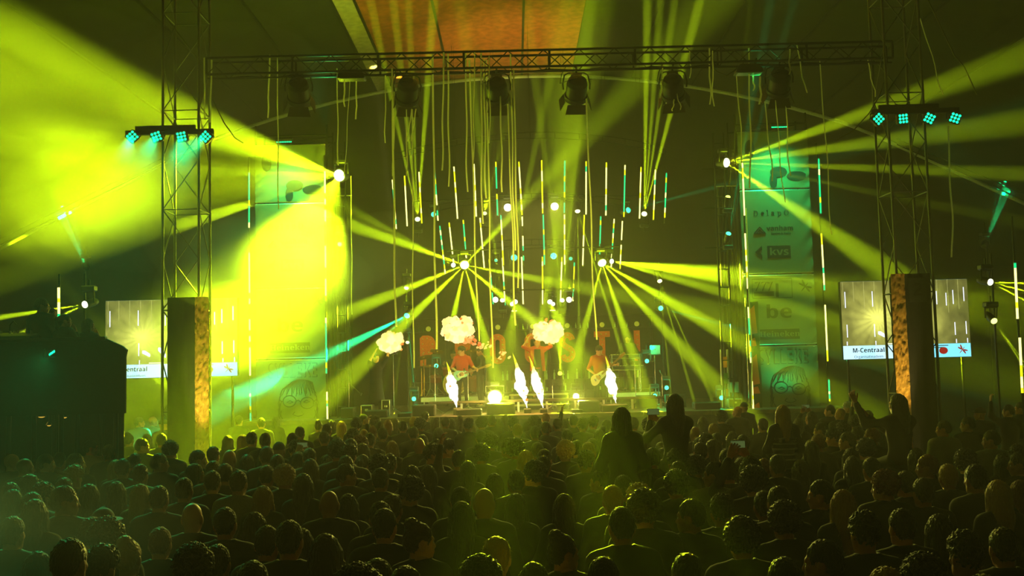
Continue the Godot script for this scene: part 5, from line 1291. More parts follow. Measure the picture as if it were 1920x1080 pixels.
# ================================================================ people: skeletons of tapered capsules, joined by a smooth minimum and meshed as surface nets
class Sdf:
	var a := PackedVector3Array()
	var b := PackedVector3Array()      # capsule: the way to the other end; ellipsoid: the radii
	var il := PackedFloat32Array()
	var ra := PackedFloat32Array()
	var dr := PackedFloat32Array()
	var kind := PackedInt32Array()
	var k := 0.03
	var subs := []                     # ellipsoids taken away: [centre, radii]
	var cuts := []                     # half spaces taken away: [normal, distance]
	var noise: FastNoiseLite
	var namp := 0.0
	var nscale := Vector3.ONE
	var lo := Vector3.ONE * 99.0
	var hi := Vector3.ONE * -99.0
	func cap(p: Vector3, q: Vector3, r0: float, r1: float) -> Sdf:
		a.append(p); b.append(q - p); ra.append(r0); dr.append(r1 - r0); kind.append(0)
		il.append(1.0 / maxf((q - p).length_squared(), 1e-6))
		var r := maxf(r0, r1)
		lo = lo.min(p.min(q) - Vector3.ONE * r); hi = hi.max(p.max(q) + Vector3.ONE * r)
		return self
	func ell(c: Vector3, r: Vector3) -> Sdf:
		a.append(c); b.append(r); ra.append(0); dr.append(0); kind.append(1); il.append(0)
		lo = lo.min(c - r); hi = hi.max(c + r)
		return self
	func one(i: int, p: Vector3) -> float:
		var v := p - a[i]
		if kind[i] == 0:
			var h := clampf(v.dot(b[i]) * il[i], 0.0, 1.0)
			return (v - b[i] * h).length() - ra[i] - dr[i] * h
		var r := b[i]
		var k1 := (v / (r * r)).length()
		if k1 < 1e-5: return -minf(r.x, minf(r.y, r.z))
		var k0 := (v / r).length()
		return k0 * (k0 - 1.0) / k1
	func ev(p: Vector3, act: PackedInt32Array) -> float:
		var d := 9.0
		for i in act:
			var q := one(i, p)
			var h := maxf(k - absf(d - q), 0.0) / k
			d = minf(d, q) - h * h * k * 0.25
		for s in subs:
			var v: Vector3 = p - s[0]
			var r: Vector3 = s[1]
			var k1 := (v / (r * r)).length()
			var k0 := (v / r).length()
			d = maxf(d, -(k0 * (k0 - 1.0) / maxf(k1, 1e-5)))
		for c in cuts: d = maxf(d, p.dot(c[0]) - c[1])
		if noise: d += namp * noise.get_noise_3dv(p * nscale)
		return d
	func mesh(cell: float) -> Dictionary:
		var m := cell * 2.0 + namp
		var o := lo - Vector3.ONE * m
		var sz := (hi - lo + Vector3.ONE * m * 2.0) / cell
		var nx := int(sz.x) + 2
		var ny := int(sz.y) + 2
		var nz := int(sz.z) + 2
		var f := PackedFloat32Array(); f.resize(nx * ny * nz); f.fill(9.0)
		const B := 5
		var half := Vector3.ONE * (cell * B * 0.5)
		var rad := half.length() + cell
		var blocks := PackedInt32Array()
		for bx in range(0, nx, B):
			for by in range(0, ny, B):
				for bz in range(0, nz, B):
					var ctr := o + Vector3(bx, by, bz) * cell + half
					var near := 9.0
					var ds := PackedFloat32Array()
					for i in a.size():
						var q := one(i, ctr)
						ds.append(q); near = minf(near, q)
					if near > rad + namp + k: continue
					var act := PackedInt32Array()
					for i in a.size():
						if ds[i] < near + 2.0 * rad + k: act.append(i)
					if near < -(rad + namp) and subs.is_empty() and cuts.is_empty():
						for x in range(bx, mini(bx + B, nx)):
							for y in range(by, mini(by + B, ny)):
								for z in range(bz, mini(bz + B, nz)): f[(x * ny + y) * nz + z] = -9.0
						continue
					for x in range(bx, mini(bx + B, nx)):
						for y in range(by, mini(by + B, ny)):
							for z in range(bz, mini(bz + B, nz)):
								f[(x * ny + y) * nz + z] = ev(o + Vector3(x, y, z) * cell, act)
		var vs := PackedVector3Array()
		var ns := PackedVector3Array()
		var ix := PackedInt32Array()
		var id := PackedInt32Array(); id.resize(nx * ny * nz); id.fill(-1)
		var sx := ny * nz
		for x in nx - 1:
			for y in ny - 1:
				for z in nz - 1:
					var c := (x * ny + y) * nz + z
					var v0 := f[c]
					var v1 := f[c + sx]
					var v2 := f[c + nz]
					var v3 := f[c + sx + nz]
					var v4 := f[c + 1]
					var v5 := f[c + sx + 1]
					var v6 := f[c + nz + 1]
					var v7 := f[c + sx + nz + 1]
					var n := int(v0 < 0) + int(v1 < 0) + int(v2 < 0) + int(v3 < 0) + int(v4 < 0) + int(v5 < 0) + int(v6 < 0) + int(v7 < 0)
					if n == 0 or n == 8: continue
					var g := Vector3(v1 - v0 + v3 - v2 + v5 - v4 + v7 - v6, v2 - v0 + v3 - v1 + v6 - v4 + v7 - v5, v4 - v0 + v5 - v1 + v6 - v2 + v7 - v3)
					var p := Vector3.ZERO
					var w := 0
					var cv := [v0, v1, v2, v3, v4, v5, v6, v7]
					for e in 12:
						var i0: int = [0, 2, 4, 6, 0, 1, 4, 5, 0, 1, 2, 3][e]
						var i1: int = i0 + [1, 2, 4][e / 4]
						var s0: float = cv[i0]
						var s1: float = cv[i1]
						if (s0 < 0) == (s1 < 0): continue
						var t := s0 / (s0 - s1)
						var q := Vector3(i0 & 1, (i0 >> 1) & 1, i0 >> 2)
						q[e / 4] += t
						p += q; w += 1
					id[c] = vs.size()
					vs.append(o + (Vector3(x, y, z) + p / w) * cell)
					ns.append(g.normalized() if g.length_squared() > 1e-12 else Vector3.UP)
		for x in range(1, nx - 1):
			for y in range(1, ny - 1):
				for z in range(1, nz - 1):
					var c := (x * ny + y) * nz + z
					var s := f[c] < 0
					for ax in 3:
						var st: int = [sx, nz, 1][ax]
						if s == (f[c + st] < 0): continue
						var u: int = [nz, 1, sx][ax]
						var w: int = [1, sx, nz][ax]
						var q0 := id[c]
						var q1 := id[c - u]
						var q2 := id[c - u - w]
						var q3 := id[c - w]
						if q0 < 0 or q1 < 0 or q2 < 0 or q3 < 0: continue
						if s: ix.append_array([q0, q3, q2, q0, q2, q1])
						else: ix.append_array([q0, q2, q3, q0, q1, q2])
		return {"v": vs, "n": ns, "i": ix}

var proto := {}

func head_shape(female: bool) -> Dictionary:
	var key := "head" + str(female)
	if proto.has(key): return proto[key]
	var s := Sdf.new(); s.k = 0.028
	var g := .94 if female else 1.0
	s.ell(Vector3(0, .035, .012), Vector3(.076, .095, .096))
	s.ell(Vector3(0, -.04, -.028), Vector3(.058 * g, .078, .062))
	s.cap(Vector3(-.018, -.094, -.062), Vector3(.018, -.094, -.062), .022 * g, .022 * g)
	s.cap(Vector3(-.05, -.055, -.01), Vector3(-.02, -.09, -.05), .022 * g, .018)
	s.cap(Vector3(.05, -.055, -.01), Vector3(.02, -.09, -.05), .022 * g, .018)
	s.cap(Vector3(0, .01, -.084), Vector3(0, -.034, -.106), .008, .012)
	s.cap(Vector3(-.034, .022, -.078), Vector3(.034, .022, -.078), .012, .012)
	s.cap(Vector3(-.02, -.064, -.084), Vector3(.02, -.064, -.084), .009, .009)
	for x in [-1.0, 1.0]:
		s.ell(Vector3(x * .036, -.022, -.07), Vector3(.02, .016, .016))
		s.ell(Vector3(x * .079, -.008, .012), Vector3(.011, .031, .021))
		s.subs.append([Vector3(x * .033, .002, -.098), Vector3(.019, .011, .02)])
	s.cap(Vector3(0, -.06, .022), Vector3(0, -.19, .03), .054 * g, .06 * g)
	proto[key] = s.mesh(.0065)
	return proto[key]

func hand_shape(curl: float) -> Dictionary:      # wrist at the origin, fingers along +y, palm to +z, thumb to +x
	var key := "hand" + str(curl)
	if proto.has(key): return proto[key]
	var s := Sdf.new(); s.k = 0.008
	s.cap(Vector3(.0, -.02, 0), Vector3(0, .03, 0), .026, .024)
	for i in 4:
		var x: float = .031 - .0205 * i
		s.cap(Vector3(x * .6, .015, 0), Vector3(x, .085, 0), .016, .0125)
		var l: float = [.072, .082, .076, .06][i]
		var p := Vector3(x, .085, 0)
		var ang := curl * (.5 + .06 * i)
		for j in 3:
			var seg: float = l * [.45, .32, .23][j]
			var q := p + Vector3((x * .12), cos(ang) * seg, sin(ang) * seg)
			s.cap(p, q, .0092 - .0008 * j, .0084 - .0008 * j)
			p = q; ang += curl * .75
	var t0 := Vector3(.022, .02, .006)
	var t1 := t0 + Vector3(.03, .035, .012)
	var t2 := t1 + Vector3(.012 - .02 * curl * .5, .03, .008 + .01 * curl)
	s.cap(t0, t1, .014, .0105); s.cap(t1, t2, .0105, .0085)
	proto[key] = s.mesh(.0055)
	return proto[key]

# a pose: joints in metres for a 1.75 m figure that looks along -z; arms and legs as [elbow, wrist] and [knee, ankle], its own left first
func pose(o := {}) -> Dictionary:
	var d := {"female": false, "yaw": 0.0, "nod": 0.0, "curl": .5, "lean": 0.0,
		"arms": [[Vector3(-.27, 1.13, .03), Vector3(-.25, .89, -.07)], [Vector3(.27, 1.13, .03), Vector3(.25, .89, -.07)]],
		"legs": [[Vector3(-.11, .50, -.03), Vector3(-.12, .09, .03)], [Vector3(.11, .50, -.03), Vector3(.12, .09, .03)]], "thumb": [Vector3(0, 0, -1), Vector3(0, 0, -1)], "sleeve": 1.0, "cell": .024, "coat": false}
	d.merge(o, true)
	return d

func figure(key: String, o := {}) -> Dictionary:
	if proto.has(key): return proto[key]
	var d := pose(o)
	var fem: bool = d.female
	var sw := .155 if fem else .185
	var body := Sdf.new(); body.k = .045
	var top := Sdf.new(); top.k = .05
	var low := Sdf.new(); low.k = .04
	var ln := Basis(Vector3.RIGHT, -d.lean)
	var up := func(p: Vector3) -> Vector3: return ln * (p - Vector3(0, .95, 0)) + Vector3(0, .95, 0)
	for s in [[body, 0.0], [top, .02]]:
		var f: Sdf = s[0]
		var e: float = s[1]
		f.ell(up.call(Vector3(0, 1.27, 0)), Vector3(.15 if fem else .17, .20, .105) + Vector3.ONE * e)
		f.ell(up.call(Vector3(0, 1.08, 0)), Vector3(.125 if fem else .15, .18, .098) + Vector3.ONE * e)
		f.cap(up.call(Vector3(-sw + .03, 1.405, .012)), up.call(Vector3(sw - .03, 1.405, .012)), .06 + e, .06 + e)
		f.cap(up.call(Vector3(0, 1.50, .022)), up.call(Vector3(-sw + .02, 1.42, .02)), .042 + e * .5, .045 + e)
		f.cap(up.call(Vector3(0, 1.50, .022)), up.call(Vector3(sw - .02, 1.42, .02)), .042 + e * .5, .045 + e)
		if fem:
			for x in [-.065, .065]: f.ell(up.call(Vector3(x, 1.25, -.095)), Vector3(.055, .06, .05) + Vector3.ONE * e * .5)
		f.ell(Vector3(0, .93, .005), Vector3(.165 if fem else .155, .13, .11) + Vector3.ONE * e)
	if d.coat: top.cap(Vector3(0, .9, 0), Vector3(0, .45, .04), .17, .24)
	var sk := Mb.new()
	for i in 2:
		var x := -1.0 if i == 0 else 1.0
		var sh: Vector3 = up.call(Vector3(x * sw, 1.405, .012))
		var el: Vector3 = d.arms[i][0]
		var wr: Vector3 = d.arms[i][1]
		body.cap(sh, el, .05 if not fem else .043, .038); body.cap(el, wr, .038, .027)
		top.cap(sh, el, .066 if not fem else .058, .055)
		if d.sleeve > .5: top.cap(el, el.lerp(wr, .9), .054, .042)
		var hp := Vector3(x * .09, .92, .0)
		var kn: Vector3 = d.legs[i][0]
		var an: Vector3 = d.legs[i][1]
		body.cap(hp, kn, .085, .055); body.cap(kn, an, .055, .038)
		body.cap(an, an + Vector3(x * .02, -.045, -.13), .036, .03)
		low.cap(hp, kn, .098, .07); low.cap(kn, an, .07, .055)
		var hd := (wr - el).normalized()
		var th: Vector3 = d.thumb[i]
		var sd := (th - hd * th.dot(hd)).normalized()
		var pn := sd.cross(hd)
		if pn.dot(Vector3(-x, 0, 0)) < 0.0 and absf(pn.x) > .3: pn = -pn
		sk.raw(hand_shape(d.curl), Transform3D(Basis(sd, hd, pn), wr + hd * .012))
		var shoe := Sdf.new(); shoe.k = .03
	low.ell(Vector3(0, .93, .005), Vector3(.168, .13, .115))
	low.cuts = [[Vector3.UP, .985]]
	top.cuts = [[Vector3.DOWN, -.36 if d.coat else -.87]]
	if d.sleeve < .5:
		pass
	top.subs = [[up.call(Vector3(0, 1.56, -.01)), Vector3(.078, .085, .08)]]
	sk.raw(body.mesh(d.cell))
	var hc: Vector3 = up.call(Vector3(0, 1.625, -.012))
	var hx := Transform3D(Basis(Vector3.UP, d.yaw) * Basis(Vector3.RIGHT, d.nod), hc)
	sk.raw(head_shape(fem), hx)
	var feet := Sdf.new(); feet.k = .03
	for i in 2:
		var an: Vector3 = d.legs[i][1]
		feet.cap(an + Vector3(0, -.045, .03), an + Vector3((i * 2 - 1) * .025, -.055, -.15), .045, .04)
		feet.cap(an + Vector3(0, 0, .01), an + Vector3(0, -.04, 0), .048, .05)
	feet.cuts = [[Vector3.DOWN, -minf(d.legs[0][1].y, d.legs[1][1].y) + .088]]
	var r := {"body": sk.done(), "top": Mb.new().raw(top.mesh(d.cell)).done(), "trousers": Mb.new().raw(low.mesh(d.cell)).done(), "shoes": Mb.new().raw(feet.mesh(.018)).done(), "head": hx, "yaw": d.yaw}
	proto[key] = r
	return r

func hair_shape(kind: String) -> ArrayMesh:
	var key := "hair" + kind
	if proto.has(key): return proto[key]
	var s := Sdf.new(); s.k = .03
	s.noise = FastNoiseLite.new(); s.noise.seed = kind.hash() % 1000; s.noise.frequency = 1.0; s.noise.fractal_octaves = 2
	s.namp = .011; s.nscale = Vector3(90, 24, 90)
	var cell := .0075
	var face := [Vector3(0, -.055, -.10), Vector3(.074, .105, .085)]
	s.ell(Vector3(0, .042, .018), Vector3(.085, .102, .103))
	match kind:
		"short": s.cap(Vector3(0, .0, .07), Vector3(0, -.06, .06), .055, .045); s.cuts = [[Vector3(0, -1, .35).normalized(), .075]]
		"messy":
			s.ell(Vector3(.01, .075, -.01), Vector3(.09, .085, .10)); s.namp = .022; s.nscale = Vector3(38, 30, 38); s.cuts = [[Vector3(0, -1, .2).normalized(), .06]]
		"curly":
			s.ell(Vector3(0, .05, .02), Vector3(.118, .118, .12)); s.namp = .028; s.nscale = Vector3.ONE * 42; s.cuts = [[Vector3.DOWN, .085]]
		"long":
			s.cap(Vector3(0, .02, .055), Vector3(0, -.16, .075), .085, .085); s.cap(Vector3(0, -.16, .075), Vector3(0, -.33, .10), .085, .055)
			for x in [-1.0, 1.0]: s.cap(Vector3(x * .062, .02, .0), Vector3(x * .088, -.25, .03), .042, .034)
			s.namp = .011; s.nscale = Vector3(85, 9, 85)
		"bob":
			s.cap(Vector3(0, .02, .05), Vector3(0, -.11, .055), .085, .08)
			for x in [-1.0, 1.0]: s.cap(Vector3(x * .06, .03, .0), Vector3(x * .082, -.11, -.005), .042, .036)
			s.namp = .011; s.nscale = Vector3(75, 10, 75)
		"bun":
			s.ell(Vector3(.0, .135, .065), Vector3(.05, .045, .05)); s.cap(Vector3(0, .0, .07), Vector3(0, -.05, .06), .055, .04); s.namp = .009; s.nscale = Vector3(50, 50, 50); s.cuts = [[Vector3(0, -1, .3).normalized(), .075]]
		"tail":
			s.cap(Vector3(0, .07, .10), Vector3(0, .04, .155), .03, .034); s.cap(Vector3(0, .04, .155), Vector3(.01, -.12, .15), .036, .034); s.cap(Vector3(.01, -.12, .15), Vector3(.015, -.24, .13), .034, .012)
			s.cap(Vector3(0, .0, .07), Vector3(0, -.05, .06), .052, .035); s.namp = .009; s.nscale = Vector3(80, 14, 80); s.cuts = [[Vector3(0, -1, -.8).normalized(), .12]]
		"fringe":        # what a bald head keeps
			s = Sdf.new(); s.k = .02
			s.noise = FastNoiseLite.new(); s.noise.frequency = 1.0; s.namp = .004; s.nscale = Vector3(90, 30, 90)
			s.ell(Vector3(0, .0, .018), Vector3(.081, .07, .098)); s.cuts = [[Vector3.UP, .03], [Vector3(0, 0, -1), -.0], [Vector3.DOWN, .06]]
		"cap", "hat":
			s = Sdf.new(); s.k = .012
			s.ell(Vector3(0, .05, .012), Vector3(.089, .098, .106)); s.cuts = [[Vector3.DOWN, -.035]]
			if kind == "cap": s.ell(Vector3(0, .045, -.125), Vector3(.068, .01, .075))
			else: s.ell(Vector3(0, .05, .012), Vector3(.15, .012, .165))
	if not kind in ["fringe", "cap", "hat"]: s.subs.append(face)
	if kind in ["short", "messy", "bun", "tail"]:
		for x in [-1.0, 1.0]: s.subs.append([Vector3(x * .085, -.03, -.015), Vector3(.03, .055, .04)])
	var g := s.mesh(cell)
	var m := Mb.new().raw(g)
	if not kind in ["cap", "hat"]:       # flyaway strands
		var r := RandomNumberGenerator.new(); r.seed = kind.hash() % 777
		var vs: PackedVector3Array = g.v
		var ns: PackedVector3Array = g.n
		for i in 220:
			var j := r.randi() % vs.size()
			var l := r.randf_range(.015, .035) * (1.5 if kind in ["curly", "messy", "long"] else 1.0)
			var t := (ns[j] * r.randf_range(.3, .9) + Vector3(r.randfn(0, .5), -.4 + r.randfn(0, .4), r.randfn(0, .5))).normalized()
			var p := vs[j] - ns[j] * .003
			var w := t.cross(Vector3(r.randf(), r.randf(), r.randf()) - Vector3.ONE * .5).normalized() * .0012
			m.face([p - w, p + w, p + t * l], w.cross(t).normalized())
	proto[key] = m.done()
	return proto[key]

const HAIR := {"d": Color(.05, .035, .025), "n": Color(.16, .09, .05), "b": Color(.62, .48, .26), "g": Color(.42, .40, .38), "r": Color(.40, .14, .05), "k": Color(.04, .04, .04), "w": Color(.7, .7, .66)}
const WEAR := {"black": Color(.03, .03, .03), "charcoal": Color(.07, .07, .07), "navy": Color(.04, .05, .09), "grey": Color(.2, .2, .2), "pale": Color(.62, .64, .58), "olive": Color(.12, .13, .06), "maroon": Color(.17, .04, .03), "brown": Color(.14, .09, .06), "red": Color(.78, .16, .07), "denim": Color(.07, .09, .14)}

func wear(c: String) -> StandardMaterial3D: return grain(mat("cloth " + c, WEAR[c], .85), .06, 3.0, 1.5, .3, 17)

func person(label: String, where: Vector3, turn: float, scale_: float, fig: Dictionary, hair: String, hair_c: String, top: String, low: String, group: String, skin := 0, eyes := false) -> Node3D:
	var o := thing("person", label, "person", where, group, turn)
	o.scale = Vector3.ONE * scale_
	if label.split(" ").size() > 16: print("LONG ", label)
	var sk := mat("skin %d" % skin, [Color(.70, .48, .37), Color(.60, .40, .30), Color(.78, .58, .46)][skin], .55)
	sk.subsurf_scatter_enabled = true; sk.subsurf_scatter_strength = .08
	part(o, "body", fig.body, sk)
	part(o, "top", fig.top, wear(top))
	part(o, "trousers", fig.trousers, wear(low))
	part(o, "shoes", fig.shoes, mat("dark shoes", Color(.04, .04, .04), .6))
	if hair != "none":
		var hm: StandardMaterial3D = mat("hair " + hair_c, HAIR[hair_c], .62) if not hair in ["cap", "hat"] else wear("charcoal" if hair_c == "k" else "pale")
		if not hair in ["cap", "hat"]: hm.rim_enabled = true; hm.rim = .5; hm.rim_tint = .6
		part(o, "hair" if not hair in ["cap", "hat"] else "headwear", hair_shape(hair), hm, fig.head)
	if eyes:
		if not proto.has("eye"): proto.eye = Mb.new().ball(Vector3.ZERO, Vector3.ONE * .012, 10, 8).done(); proto.iris = Mb.new().ball(Vector3(0, 0, -.008), Vector3(.0058, .0058, .005), 8, 6).done()
		for x in [-.033, .033]:
			var e := part(o, "eye", proto.eye, mat("eye white", Color(.85, .85, .82), .2), fig.head * Transform3D(Basis(), Vector3(x, .001, -.078)))
			part(e, "iris", proto.iris, mat("dark iris", Color(.08, .05, .03), .2))
	return o

func build_people() -> void:
	build_band()
	build_visitors()
	build_crowd()

func build_band() -> void:
	var g := "people on the stage"
	# singer: arms raised, hands behind the head, open red shirt over a black tee
	var f := figure("singer", {"arms": [[Vector3(-.40, 1.50, -.02), Vector3(-.24, 1.74, -.04)], [Vector3(.40, 1.50, -.02), Vector3(.24, 1.74, -.04)]], "curl": .9, "nod": .18, "thumb": [Vector3(0, 0, 1), Vector3(0, 0, 1)], "sleeve": 0.0, "cell": .018})
	var p := at(1010, 752, 29.4)
	var o := person("singer in an open red shirt with both arms raised below the fireball", Vector3(p.x, STAGE_Y + .28, -29.6), PI, 1.04, f, "short", "n", "red", "charcoal", g, 0, true)
	part(o, "undershirt", Mb.new().sheet(func(u, v): return Vector3((u - .5) * (.17 + .06 * (1.0 - v)), .90 + v * .52, -.136 - .012 * cos((u - .5) * PI) + .028 * absf(v - .5)), 8, 8).done(), wear("black"))
	for s in [-1.0, 1.0]: part(o, "shirt_front", Mb.new().sheet(func(u, v): return Vector3(s * (.10 + u * .09 + .03 * (1.0 - v)), .80 + v * .6, -.15 + u * .07 + .01 * sin(v * 14.0)), 4, 10).done(), wear("red"))
	# guitar player in a red shirt
	f = figure("guitarist", {"arms": [[Vector3(-.31, 1.17, -.02), Vector3(-.42, 1.10, -.24)], [Vector3(.30, 1.15, .0), Vector3(.08, 1.00, -.20)]], "yaw": -.9, "curl": .9, "thumb": [Vector3(0, 1, 0), Vector3(0, 1, 0)], "sleeve": 0.0, "cell": .018})
	p = at(867, 700, 29.2)
	person("guitar player in a red short-sleeved shirt, head turned to the singer", Vector3(p.x, STAGE_Y + .12, -29.2), PI, 1.0, f, "messy", "d", "red", "denim", g, 0, true)
	guitar("pale blue electric guitar held by the player in the red shirt", Vector3(p.x - .06, STAGE_Y + 1.06, -28.98), Basis(Vector3(0, 0, 1), .3), Color(.55, .78, .80))
	# dark figure beside him, turned to him
	f = figure("side_guitarist", {"arms": [[Vector3(-.28, 1.16, -.05), Vector3(-.16, 1.10, -.28)], [Vector3(.28, 1.15, .0), Vector3(.10, 1.02, -.22)]], "yaw": .0, "nod": -.3, "curl": .9, "thumb": [Vector3(0, 1, 0), Vector3(0, 1, 0)], "cell": .018})
	p = at(901, 700, 29.4)
	person("musician in black bending toward the guitar player", Vector3(p.x, STAGE_Y + .10, -29.4), PI * .5 + .3, 1.0, f, "short", "n", "black", "black", g, 1, true)
	# drummer behind the kit
	f = figure("drummer", {"arms": [[Vector3(-.32, 1.15, -.05), Vector3(-.28, 1.10, -.30)], [Vector3(.33, 1.2, -.05), Vector3(.30, 1.32, -.26)]], "legs": [[Vector3(-.16, .86, -.42), Vector3(-.16, .42, -.42)], [Vector3(.16, .86, -.42), Vector3(.16, .42, -.42)]], "curl": 1.2, "thumb": [Vector3(0, 1, 0), Vector3(0, 1, 0)], "cell": .02})
	person("drummer seated behind the cymbals and toms", Vector3(at(850, 690, 31.4).x, STAGE_Y + .42 - .34, -31.4), PI, .98, f, "cap", "k", "charcoal", "black", g, 1, true)
	var st := thing("drum_stool", "round black drum stool under the drummer", "stool", Vector3(at(850, 690, 31.4).x, STAGE_Y + .42, -31.4))
	part(st, "seat", Mb.new().lathe([Vector2(0, .40), Vector2(.17, .40), Vector2(.18, .43), Vector2(.16, .46), Vector2(0, .46)], Transform3D(), 18).done(), mat("black plastic", Color(.03, .03, .03), .5))
	for k in 3: part(st, "leg", stick(Vector3(0, .4, 0), Vector3(cos(k * 2.1) * .22, 0, sin(k * 2.1) * .22), .012), mat("chrome stand", Color(.55, .55, .55), .25, .9))
	# bass player
	f = figure("bassist", {"arms": [[Vector3(-.31, 1.2, -.02), Vector3(-.44, 1.22, -.22)], [Vector3(.31, 1.13, .02), Vector3(.14, .92, -.20)]], "yaw": .5, "nod": -.2, "curl": .9, "thumb": [Vector3(0, 1, 0), Vector3(0, 1, 0)], "sleeve": 0.0, "cell": .018})
	p = at(1124, 700, 29.0)
	person("bass player in a red tee looking down at the bass", Vector3(p.x, STAGE_Y, -29.0), PI + .15, 1.02, f, "messy", "n", "red", "black", g, 0, true)
	guitar("cream bass guitar with pale body hanging low on its player", Vector3(p.x - .08, STAGE_Y + .88, -28.78), Basis(Vector3(0, 0, 1), .72), Color(.86, .82, .66), true)
	# keyboard player
	f = figure("keys", {"arms": [[Vector3(-.30, 1.17, -.05), Vector3(-.22, 1.08, -.32)], [Vector3(.30, 1.17, -.05), Vector3(.22, 1.08, -.32)]], "yaw": -.35, "nod": -.15, "curl": .5, "cell": .02})
	p = at(1178, 660, 30.8)
	person("keyboard player in dark clothes behind the two-tier stand", Vector3(p.x, STAGE_Y + .42, -30.85), PI, .99, f, "short", "n", "olive", "brown", g, 1, true)
	# dancer at the smoky end: both arms thrown up, long dark coat
	f = figure("dancer", {"arms": [[Vector3(-.30, 1.62, -.16), Vector3(-.36, 1.88, -.10)], [Vector3(.22, 1.52, -.26), Vector3(.10, 1.74, -.30)]], "yaw": .5, "curl": .15, "thumb": [Vector3(0, 0, 1), Vector3(0, 0, 1)], "sleeve": 0.0, "coat": true, "cell": .02})
	p = at(705, 700, 28.0)
	person("performer in a long dark coat stretching bare arms toward the round fireball", Vector3(p.x, STAGE_Y, -28.0), PI + .3, .99, f, "bun", "d", "black", "black", g, 2, true)

func build_visitors() -> void:
	var g := "people on the balcony"
	var up: float = at(100, 778, 14.5).y + .1
	var mr := figure("man_turned", {"yaw": -1.0, "arms": [[Vector3(-.27, 1.13, -.03), Vector3(-.16, 1.0, -.24)], [Vector3(.27, 1.13, -.03), Vector3(.16, 1.0, -.24)]]})
	var fr := figure("woman_turned", {"female": true, "yaw": -.9, "arms": [[Vector3(-.23, 1.15, -.03), Vector3(-.05, 1.05, -.2)], [Vector3(.25, 1.18, -.12), Vector3(.10, 1.42, -.18)]], "thumb": [Vector3(0, 1, 0), Vector3(0, 1, 0)]})
	for q in [[79.0, 558.0, 15.0, "tall man in a jacket standing on the balcony, seen in profile", mr, "short", "charcoal", -.2], [94.0, 574.0, 15.7, "person behind the tall man on the balcony, only the face showing", mr, "short", "black", -.4], [122.0, 588.0, 14.9, "woman with a ponytail on the balcony, hand at her face", fr, "tail", "black", -.3], [166.0, 597.0, 15.4, "shadowy person at the end of the balcony, barely lit", fr, "bob", "black", -.2]]:
		var top := at(q[0], q[1], q[2])
		var sc: float = clampf((top.y - up) / 1.77, .8, 1.12)
		person(q[3], Vector3(top.x, top.y - 1.77 * sc, -q[2]), q[7], sc, q[4], q[5], "d", q[6], "black", g, 1, true)

